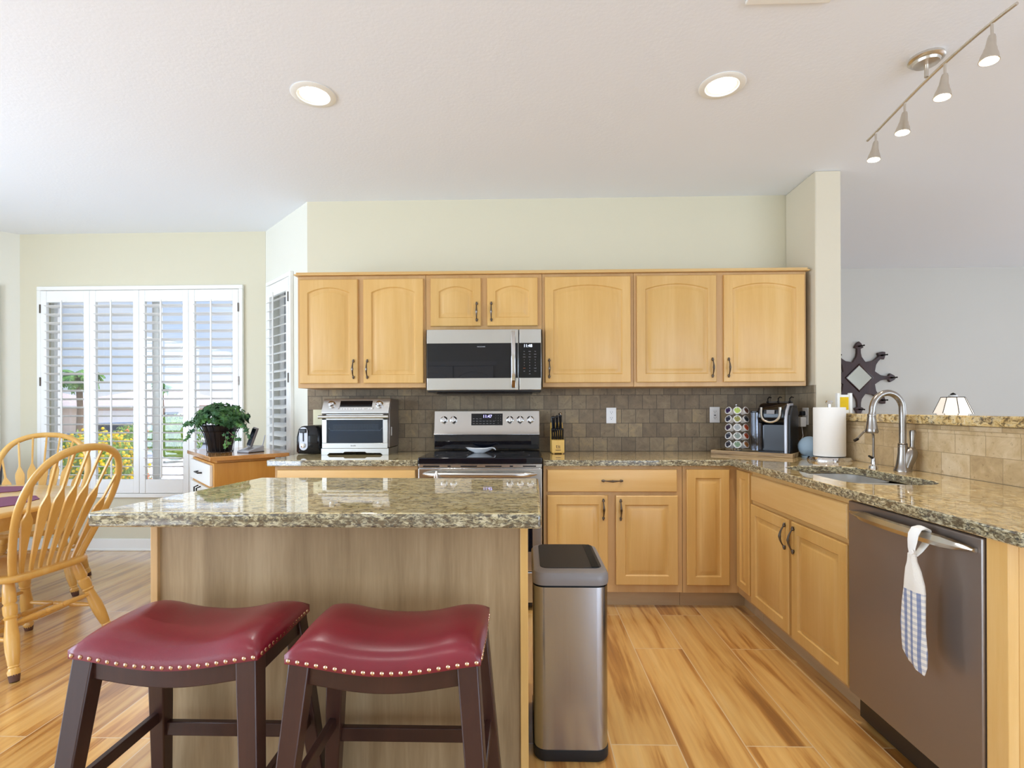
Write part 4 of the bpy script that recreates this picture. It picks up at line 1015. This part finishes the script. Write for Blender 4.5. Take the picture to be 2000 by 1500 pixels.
def dark_chair():
    r = thing('armless_chair', 'dark high-backed chair cut off by the left picture edge behind the table', 'chair', (-4.27, 3.72, 0), math.radians(200))
    obj('seat', MB().box(-.22, .22, -.22, .22, .40, .47), 'vinyl_black', r, bevel=.015)
    obj('backrest', MB().loops([[(x, -.21-(z-.45)*.12-s*.035, z) for x, z in rrect(-.21, .21, .47, .84, .04, 4)] for s in (0, 1)]), 'vinyl_black', r, bevel=.005)
    for sx in (-1, 1):
        for sy in (-1, 1): obj('leg', MB().box(sx*.20-.018, sx*.20+.018, sy*.19-.018, sy*.19+.018, 0, .40), 'walnut_dark', r, bevel=.003)
dark_chair()
def table():
    r = thing('dining_table', 'light oak pedestal dining table at the left picture edge', 'table', (-3.42, 2.52, 0))
    def se(a, b_, n=64, p=3.0): return [(a*abs(math.cos(t))**(2/p)*(1 if math.cos(t) >= 0 else -1), b_*abs(math.sin(t))**(2/p)*(1 if math.sin(t) >= 0 else -1)) for t in [2*PI*k/n for k in range(n)]]
    lp = lambda da, z: [(x, y, z) for x, y in se(.98+da, .76+da)]
    obj('tabletop', MB().loops([lp(-.02, .720), lp(-.004, .724), lp(0, .735), lp(-.004, .746), lp(-.014, .750)]), 'table_oak', r, angle=50)
    obj('apron', MB().loops([lp(-.10, .640), lp(-.10, .720)]), 'table_oak', r, angle=50)
    obj('pedestal', MB().lathe([(.10, .06), (.11, .10), (.07, .14), (.06, .18), (.09, .26), (.10, .36), (.07, .46), (.06, .50), (.085, .54), (.09, .63), (.16, .64)], 28), 'table_oak', r)
    for a in (10, 100, 190, 280):
        t = math.radians(a); c, s = math.cos(t), math.sin(t); pr = [(.05, .10), (.05, .20), (.22, .15), (.46, .055), (.52, .05), (.53, .0), (.44, .0), (.22, .07)]
        T = Matrix.Rotation(t, 4, 'Z'); obj('pedestal_foot', MB().loops([[(x, y, z) for x, z in pr] for y in (-.028, .028)], T=T), 'table_oak', r, bevel=.006)
    def pm(label, x, y, rz):
        o = obj('placemat', MB().prism([(.215*math.cos(PI/8+k*PI/4)/math.cos(PI/8), .150*math.sin(PI/8+k*PI/4)/math.cos(PI/8)) for k in range(8)], 0, .003), 'burgundy_mat', loc=(x, y, .7505), rot=(0, 0, rz)); tag(o, label, 'placemat', 'burgundy placemats')
    pm('burgundy placemat on the table nearest the front oak chair', -2.74, 2.62, PI/2+.25); pm('burgundy placemat on the far side of the table by the rear oak chair', -3.22, 3.03, .15)
table()

# ============================================================ CART WITH PLANT AND PHONE
def cart():
    ang = math.atan2(.633, -.577)          # long edge direction from the near corner to the left corner
    T = Matrix.Translation((-2.050, 3.335, 0)) @ Matrix.Rotation(ang, 4, 'Z')      # local x: near->left, local -y: towards right corner
    r = thing('kitchen_cart', 'oak kitchen cart with drawers standing diagonally in the nook corner', 'cart'); r.matrix_world = T
    w, d = .80, .50
    obj('cart_top', MB().box(0, w, -d, 0, .892, .920), 'cart_top', r, bevel=.004)
    obj('body', MB().box(.03, w-.05, -d+.06, -.03, .12, .872).box(.05, w-.07, -d+.08, -.05, .872, .892), 'cart_oak', r, bevel=.002)
    dr = obj('drawer', MB().box(.06, w-.08, -.030, -.010, .72, .86), 'white_trim', r, bevel=.003)  # glare on the cart front put in as white colour
    obj('handle', MB().tube([(.30, -.010, .79), (.31, .016, .79), (.42, .016, .79), (.43, -.010, .79)], .005, 8), 'dark_metal', dr)
    for x0, x1, hx in ((.06, .385, .35), (.395, .72, .43)):
        dd = obj('door', MB().box(x0, x1, -.030, -.010, .16, .70), 'white_trim', r, bevel=.003)  # white door colour stands in for glare too
        obj('handle', MB().tube([(hx, -.010, .60), (hx, .016, .61), (hx, .016, .68), (hx, -.010, .69)], .005, 8), 'dark_metal', dd)
    obj('towel_bar', MB().tube([(w-.05, -.06, .80), (w-.0, -.06, .80), (w-.0, -.40, .80), (w-.05, -.40, .80)], .007, 8), 'dark_metal', r)
    for x in (.07, w-.09):
        for y in (-d+.10, -.07):
            l = obj('leg', MB().box(x-.02, x+.02, y-.02, y+.02, .04, .12), 'cart_oak', r)
            obj('caster', MB().cyl((x-.012, y, .022), (x+.012, y, .022), .022, n=16), 'rubber', l)
cart()
def ivy():
    cx, cy, z0 = -2.232, 3.76, .9205
    r = thing('potted_ivy', 'bushy green ivy in a black pot on the oak cart', 'plant', (cx, cy, z0))
    obj('pot', MB().lathe([(.070, .004), (.074, .008), (.108, .165), (.118, .190), (.114, .193), (.104, .170), (.010, .168)], 32), 'black_plastic', r)
    m = MB()
    for k in range(18):
        a = 2*PI*k/18; c, s = math.cos(a), math.sin(a)
        m.tube([(c*rr, s*rr, z) for rr, z in ((.086, .004), (.090, .06), (.106, .13), (.135, .19), (.160, .225))], .0022, 6)
    for rr, z in ((.086, .004), (.118, .150)): m.tube([(rr*math.cos(2*PI*k/28), rr*math.sin(2*PI*k/28), z) for k in range(29)], .0026, 6)
    obj('wire_stand', m, 'dark_metal', r)
    rnd = random.Random(3); m = MB(); stems = MB()
    lobes = [(0, 1), (.28, .42), (.95, .30), (.50, -.05), (.62, -.55), (0, -.30), (-.62, -.55), (-.50, -.05), (-.95, .30), (-.28, .42)]
    def leaf(p, nrm, spin, s):
        q = Vector(nrm).normalized().to_track_quat('Z', 'Y').to_matrix().to_4x4() @ Matrix.Rotation(spin, 4, 'Z')
        T = Matrix.Translation(p) @ q @ Matrix.Diagonal((s, s, s, 1))
        vs = [(0, 0, .12)]+[(x, y, -.10*abs(x)) for x, y in lobes]
        m.add(vs, [(0, 1+i, 1+(i+1) % 10) for i in range(10)], T)
    for i in range(700):
        a = rnd.uniform(0, 2*PI); e_ = rnd.uniform(-.35, 1.0)**1
        rad = rnd.uniform(.65, 1.05); ph = rnd.uniform(-.28, PI/2)
        p = Vector((.185*math.cos(a)*math.cos(ph)*rad, .185*math.sin(a)*math.cos(ph)*rad, .225+.115*math.sin(ph)*rad+.015*math.sin(3*a)))
        nrm = Vector((p.x, p.y, (p.z-.16)*.9)).normalized()+Vector((rnd.uniform(-.6, .6), rnd.uniform(-.6, .6), rnd.uniform(-.4, .6)))
        leaf(p, nrm, rnd.uniform(0, 6.28), rnd.uniform(.017, .034))
    trails = [((-.15, -.05, .22), (-.205, -.06, .215), (-.225, -.06, .20)), ((-.12, -.08, .16), (-.175, -.10, .14), (-.18, -.11, .09)), ((.14, -.08, .18), (.21, -.10, .20), (.25, -.10, .16), (.262, -.10, .10)), ((.12, -.10, .15), (.18, -.12, .11), (.22, -.12, .085)), ((.10, -.11, .13), (.13, -.14, .06), (.13, -.15, .05)), ((.0, -.02, .28), (.0, -.02, .34)), ((-.06, .0, .27), (-.05, .0, .355)), ((.10, 0, .25), (.135, .0, .33)), ((.06, -.05, .26), (.08, -.06, .31))]
    for t in trails:
        stems.tube(t, .0022, 6)
        for k in range(len(t)-1):
            for f in (.2, .45, .7, .95):
                p = Vector(t[k]).lerp(Vector(t[k+1]), f)+Vector((rnd.uniform(-.012, .012), rnd.uniform(-.012, .012), rnd.uniform(-.012, .012)))
                leaf(p, (rnd.uniform(-.5, .5), -1, rnd.uniform(0, .8)), rnd.uniform(0, 6.28), rnd.uniform(.016, .026))
    obj('foliage', m, 'ivy', r, angle=20); obj('stems', stems, 'trunk_brown', r)
ivy()
def phone():
    r = thing('phone_charger', 'silver and black cordless phone charging base on the oak cart', 'phone base', (-1.985, 3.72, .9205), -.35)
    obj('base', MB().loops([[(x, y, z) for y, z in [(-.07, .002), (-.07, .012), (.05, .045), (.07, .045), (.07, .002)]] for x in (-.055, .055)]), 'silver_plastic', r, bevel=.006)
    obj('underside', MB().box(-.055, .055, -.068, .07, 0, .004), 'black_plastic', r)
    obj('keypad', MB().box(-.040, .010, -.045, .0, .0, .004, Matrix.Translation((.02, 0, .028)) @ Matrix.Rotation(.27, 4, 'X')), 'grey_plastic', r)
    obj('antenna', MB().tube([(.048, .06, .04), (.062, .07, .12)], .004, 6), 'silver_plastic', r)
    o = thing('phone_handset', 'slim cordless handset standing upright in the phone base', 'phone', (-2.005, 3.735, .958), -.35)
    T = Matrix.Rotation(-.22, 4, 'X') @ Matrix.Rotation(.24, 4, 'Y')
    obj('shell', MB().prism(rrect(-.022, .022, -.010, .012, .008, 4), 0, .145, T), 'grey_plastic', o, bevel=.002)
    obj('front_face', MB().box(-.018, .018, -.0125, -.010, .01, .135, T), 'black_gloss', o)
phone()

# ============================================================ LIVING ROOM BEYOND THE BAR
def starburst():
    r = thing('starburst_mirror', 'dark wooden eight-armed starburst mirror with diamond glass on the far wall', 'mirror', (3.69, 5.905, 1.552))
    pts = []
    for k in range(8):
        a = k*PI/4
        def pt(rad, off): return (rad*math.cos(a)-off*math.sin(a), rad*math.sin(a)+off*math.cos(a))
        for rad, off in ((.205, -.050), (.235, -.030), (.275, -.021), (.322, -.020), (.335, -.050), (.350, -.044), (.385, -.024), (.405, 0), (.385, .024), (.350, .044), (.335, .050), (.322, .020), (.275, .021), (.235, .030), (.205, .050)): pts.append(pt(rad, off))
        b_ = a+PI/8; pts.append((.188*math.cos(b_), .188*math.sin(b_)))
    obj('frame', MB().loops([[(x, y, z) for x, z in pts] for y in (0, -.030)]), 'walnut_dark', r, bevel=.004)
    dm = lambda q: [(q, 0), (0, q), (-q, 0), (0, -q)]
    obj('diamond_moulding', MB().loops([[(x, -.030, z) for x, z in dm(.158)], [(x, -.043, z) for x, z in dm(.152)], [(x, -.040, z) for x, z in dm(.140)], [(x, -.031, z) for x, z in dm(.134)]], False, False), 'walnut_dark', r)
    obj('glass', MB().loops([[(x, -.0305, z) for x, z in dm(.136)], [(x, -.033, z) for x, z in dm(.135)]]), 'mirror_glass', r)
    for k in range(8):
        a = k*PI/4; c, s = .350*math.cos(a), .350*math.sin(a)
        obj('candle_spike', MB().tube([(c, -.02, s), (c, -.11, s)], [.010, .006], 8).sphere((c, -.115, s), .009, 10, 6), 'dark_metal', r)
starburst()
def table_lamp():
    x, y = 4.365, 5.45
    t = thing('end_table', 'end table against the far wall carrying the glowing lamp', 'table', (x, y, 0))
    obj('tabletop', MB().box(-.28, .28, -.25, .25, .58, .61), 'walnut_dark', t, bevel=.004)
    for sx in (-1, 1):
        for sy in (-1, 1): obj('leg', MB().box(sx*.25-.02, sx*.25+.02, sy*.22-.02, sy*.22+.02, 0, .58), 'walnut_dark', t, bevel=.002)
    r = thing('table_lamp', 'lit table lamp with panelled cream shade against the far wall', 'lamp', (x, y, .6105))
    obj('lamp_base', MB().lathe([(.09, 0), (.09, .015), (.03, .04), (.045, .12), (.05, .20), (.02, .30), (.012, .36), (.012, .66)], 24), 'walnut_dark', r)
    n = 8; lo = [(.205*math.cos(2*PI*(k+.5)/n), .205*math.sin(2*PI*(k+.5)/n), .46) for k in range(n)]; hi = [(.100*math.cos(2*PI*(k+.5)/n), .100*math.sin(2*PI*(k+.5)/n), .715) for k in range(n)]
    sh = obj('lamp_shade', MB().loops([lo, hi], False, False), 'shade_glow', r, angle=20)
    m = MB()
    for k in range(n): m.tube([lo[k], hi[k]], .0035, 6); m.tube([hi[k], hi[(k+1) % n]], .004, 6); m.tube([lo[k], lo[(k+1) % n]], .004, 6)
    obj('shade_ribs', m, 'dark_metal', sh)
    obj('shade_cap', MB().lathe([(.098, .712), (.04, .722), (.036, .738), (.012, .742)], 24), 'paper', sh)
    obj('finial', MB().lathe([(.026, .740), (.024, .748), (.012, .757), (.002, .762)], 14), 'dark_metal', r)
    lamp('table_lamp_bulb', 'POINT', (x, y, 1.20), (0, 0, 0), 5, (1, .85, .65), shadow_soft_size=.06)
table_lamp()

# ============================================================ CEILING FIXTURES
def downlight(label, x, y):
    r = thing('recessed_light', label, 'ceiling light', (x, y, CZ), group='recessed ceiling lights')
    obj('trim_ring', MB().lathe([(.105, 0), (.107, -.003), (.100, -.007), (.078, -.008), (.074, -.004), (.062, -.001)], 44, cap0=False, cap1=False), 'white_trim', r)
    obj('lens', MB().lathe([(.064, -.0015), (.060, -.003), (.001, -.003)], 36), 'lamp_face', r)
    l = lamp('down_spot', 'SPOT', (x, y, CZ-.02), (0, 0, 0), 100, (1, .97, .92), spot_size=1.45, spot_blend=1, shadow_soft_size=.06); return r
downlight('lit recessed ceiling light at the left, above the island', -1.033, 2.53)
downlight('lit recessed ceiling light at the right, in front of the pantry-side cabinets', .943, 2.52)
for x, y in ((-1.03, .1), (.95, .1), (4.3, 3.6)): lamp('down_spot', 'SPOT', (x, y, CZ-.02), (0, 0, 0), 40, (1, .97, .92), spot_size=1.9, spot_blend=1, shadow_soft_size=.06)  # extra spots without fixtures, added out of view to brighten the rooms
r = thing('air_vent', 'white ceiling air vent cut by the top edge of the picture', 'vent', (.995, 1.86, CZ))
obj('vent_frame', MB().box(-.158, .158, .10, .145, -.012, 0).box(-.158, .158, -.145, -.10, -.012, 0).box(-.158, -.12, -.10, .10, -.012, 0).box(.12, .158, -.10, .10, -.012, 0), 'white_trim', r, bevel=.004)
m = MB()
for k in range(9): m.box(-.12, .12, -.095+k*.0225, -.082+k*.0225, -.010, -.002)
obj('vent_slats', m, 'white_trim', r)
def track():
    r = thing('track_light', 'brushed nickel ceiling track light with four hanging spot heads', 'ceiling light', (1.768, 2.345, CZ))
    obj('canopy', MB().lathe([(.065, 0), (.068, -.012), (.062, -.018), (.052, -.020), (.048, -.030), (.012, -.034)], 36), 'nickel', r)
    obj('stem', MB().cyl((0, 0, -.03), (0, 0, -.088), .008), 'nickel', r)
    # gently S-curved bar, running from deep in the room towards the camera
    P0, P1, P2, P3 = Vector((.090, .535, -.095)), Vector((.045, .22, -.095)), Vector((-.035, -.12, -.095)), Vector((-.005, -.43, -.095))
    def bz(t): return P0*(1-t)**3+P1*3*t*(1-t)**2+P2*3*t*t*(1-t)+P3*t**3
    bar = obj('bar', MB().tube([bz(k/24) for k in range(25)], .0065, 10), 'nickel', r)
    for t, tx in ((.09, 0), (.37, 0), (.66, 0), (.90, 0)):
        p = bz(t); h = obj('spot_head', MB().cyl(p, p+Vector((0, 0, -.052)), .005, n=10).lathe([(.010, 0), (.013, -.010), (.017, -.045), (.020, -.052), (.021, -.060), (.027, -.075), (.032, -.098), (.030, -.098), (.020, -.070)], 24, Matrix.Translation(p+Vector((0, 0, -.048))) @ Matrix.Rotation(.12, 4, 'Y')), 'nickel', r)
        q = p+Vector((-.011, 0, -.142))
        obj('bulb', MB().sphere(q, .025, 18, 8, (1, 1, .35)), 'bulb_face', h)
        w_ = Vector((1.768, 2.345, CZ))+q; lamp('track_bulb', 'SPOT', w_+Vector((-.002, 0, -.014)), (0, .12, 0), 5, (1, .9, .75), spot_size=1.7, spot_blend=.7, shadow_soft_size=.02)
track()

# ============================================================ OUTDOORS
def outdoors():
    m = MB().add([(-60, 4.9, -.15), (20, 4.9, -.15), (20, 14, -.2), (-60, 14, -.2), (20, 22, -.85), (-60, 22, -.85)], [(0, 1, 2, 3), (3, 2, 4, 5)])
    tag(obj('gravel_yard', m, 'gravel'), 'pale gravel front yard outside the nook window', 'ground', kind='structure')
    tag(obj('street', MB().box(-80, 30, 22, 33, -.95, -.86), 'asphalt'), 'grey street beyond the yard', 'street', kind='structure')
    tag(obj('far_lot', MB().box(-110, 40, 33, 90, -.95, -.84), 'concrete'), 'pale ground on the far side of the street', 'ground', kind='structure')
    def house(x, y, w, d, lab, ridge=3.1, eave=1.55):
        r = thing('house', lab, 'house', (x, y, -.84), group='houses across the street')
        obj('walls', MB().box(-w/2, w/2, 0, d, 0, eave+.84), 'stucco', r)
        e_, rz_ = eave+.84, ridge+.84
        vs = [(-w/2-.6, -.6, e_), (w/2+.6, -.6, e_), (w/2+.6, d+.6, e_), (-w/2-.6, d+.6, e_), (-w/2+d/2, d/2, rz_), (w/2-d/2, d/2, rz_)]
        obj('roof', MB().add(vs, [(0, 1, 5, 4), (1, 2, 5), (2, 3, 4, 5), (3, 0, 4), (3, 2, 1, 0)]), 'roof_tile', r)
        obj('fascia', MB().box(-w/2-.62, w/2+.62, -.66, -.58, e_-.18, e_), 'stucco_white', r)
        obj('garage_door', MB().box(-2.4, 2.4, -.05, .0, 0, 1.95), 'stucco_white', r)
        obj('window', MB().box(w/2-3.2, w/2-1.6, -.04, 0, .8, 1.8), 'car_glass', r)
    house(-36, 46, 13, 9, 'beige stucco house with tiled roof seen through the second shutter panel')
    house(-52, 48, 14, 9, 'stucco house farther left behind the palm tree', 3.3)
    house(-21, 50, 13, 9, 'stucco house seen between the green bush and the ivy', 2.6, 1.4)
    def car(x, y, z, sc, mat, lab, cat='car'):
        r = thing('car', lab, cat, (x, y, z), .05, 'vehicles on the street'); r.scale = (sc, sc, sc)
        prof = [(-2.2, .35), (-2.25, .75), (-1.9, .95), (-1.2, 1.0), (-.6, 1.45), (.9, 1.48), (1.6, 1.02), (2.15, .92), (2.25, .6), (2.2, .32)]
        obj('bodywork', MB().loops([[(px_, py_, pz_) for px_, pz_ in prof] for py_ in (-.85, .85)]), mat, r, bevel=.08, seg=3)
        gl = [(-1.05, 1.0), (-.58, 1.38), (.85, 1.41), (1.4, 1.02)]
        obj('windows', MB().loops([[(a, b_, c) for a, c in gl] for b_ in (-.87, .87)]), 'car_glass', r)
        for wx in (-1.4, 1.4):
            for wy in (-.82, .82): obj('wheel', MB().cyl((wx, wy-.1, .33), (wx, wy+.1, .33), .33, n=20), 'rubber', r)
    car(-20.3, 25.5, -.86, .98, 'car_paint_grey', 'blue-grey car parked in the street beyond the yard')
    car(-19.6, 31.0, -.86, 1.25, 'car_paint_white', 'large pale vehicle on the far side of the street right of the grey car')
    rnd = random.Random(11)
    def bush(name, lab, x, y, z, rx, ry, rz_, n, s, mat='shrub', flowers=0, fm='flower_yellow', cat='bush', group='shrubs in the front yard'):
        r = thing(name, lab, cat, (x, y, z), group=group); m = MB(); fl = MB()
        core = MB().sphere((0, 0, rz_*.48), 1, 20, 12, (rx*.72, ry*.72, rz_*.46))
        obj('branches', core, mat, r)
        for i in range(n):
            a = rnd.uniform(0, 2*PI); ph = math.asin(rnd.uniform(-.55, 1)); q = rnd.uniform(.72, 1.05)+.08*math.sin(5*a)*math.cos(3*ph)
            p = Vector((rx*math.cos(a)*math.cos(ph)*q, ry*math.sin(a)*math.cos(ph)*q, rz_*(.5+.5*math.sin(ph)*q)))
            T = Matrix.Translation(p) @ Matrix.Rotation(rnd.uniform(0, 6.3), 4, 'Z') @ Matrix.Rotation(rnd.uniform(-1.4, 1.4), 4, 'X') @ Matrix.Diagonal((s, s, s, 1))
            if i < n-flowers: m.add([(-.35, 0, 0), (0, -1, .1), (.35, 0, 0), (0, 1, .1)], [(0, 1, 2, 3)], T)
            else: fl.sphere(p*1.03, s*.65, 6, 4)
        obj('leaves', m, mat, r, angle=10)
        if flowers: obj('blossoms', fl, fm, r)
    bush('flowering_bush', 'low bush covered in yellow flowers just outside the nook window', -6.3, 7.5, -.15, .64, .5, 1.05, 2600, .035, flowers=700, cat='bush')
    bush('flower_clump', 'small low clump of orange flowers on the gravel between the bushes', -6.95, 9.0, -.15, .30, .26, .36, 500, .03, flowers=140, fm='flower_orange', cat='flowers')
    bush('green_bush', 'rounded yellow-green bush seen through the third shutter panel', -9.55, 14.0, -.2, .62, .62, 1.25, 3000, .05)
    bush('green_bush', 'yellow-green bush with orange flowers seen right of the grey car', -12.1, 15.8, -.33, .58, .58, 1.08, 2200, .05, flowers=40, fm='flower_orange')
    bush('dark_shrub', 'dark low shrub on the far lot behind the yellow flowers', -18.5, 21, -.86, .9, .8, .9, 900, .12, mat='palm')
    def palm(lab, x, y, h, s):
        r = thing('palm_tree', lab, 'tree', (x, y, -.84), group='palms across the street')
        obj('trunk', MB().tube([(0, 0, 0), (.08, 0, h*.5), (0, 0, h)], [.22*s, .18*s, .2*s], 10), 'trunk_brown', r)
        m = MB()
        for i in range(34):
            a = rnd.uniform(0, 2*PI); e0 = rnd.uniform(-.2, 1.2); L_ = rnd.uniform(1.3, 1.9)*s; prev = Vector((0, 0, h)); el = e0
            for k in range(7):
                q = prev+Vector((math.cos(a)*math.cos(el), math.sin(a)*math.cos(el), math.sin(el)))*L_/7; side = Vector((-math.sin(a), math.cos(a), 0))*(.32*s*math.sin(PI*(k+.6)/7.4)); dn = Vector((0, 0, -.16*s))
                m.add([prev, q, q+side+dn, prev+side+dn, q-side+dn, prev-side+dn], [(0, 1, 2, 3), (1, 0, 5, 4)]); prev = q; el -= .28
        obj('fronds', m, 'palm', r, angle=10)
    palm('palm tree crown seen in the left shutter panel', -30.6, 35, 4.3, .95)
    palm('small palm seen at the left edge of the third shutter panel', -31.2, 44, 3.9, .6)
outdoors()
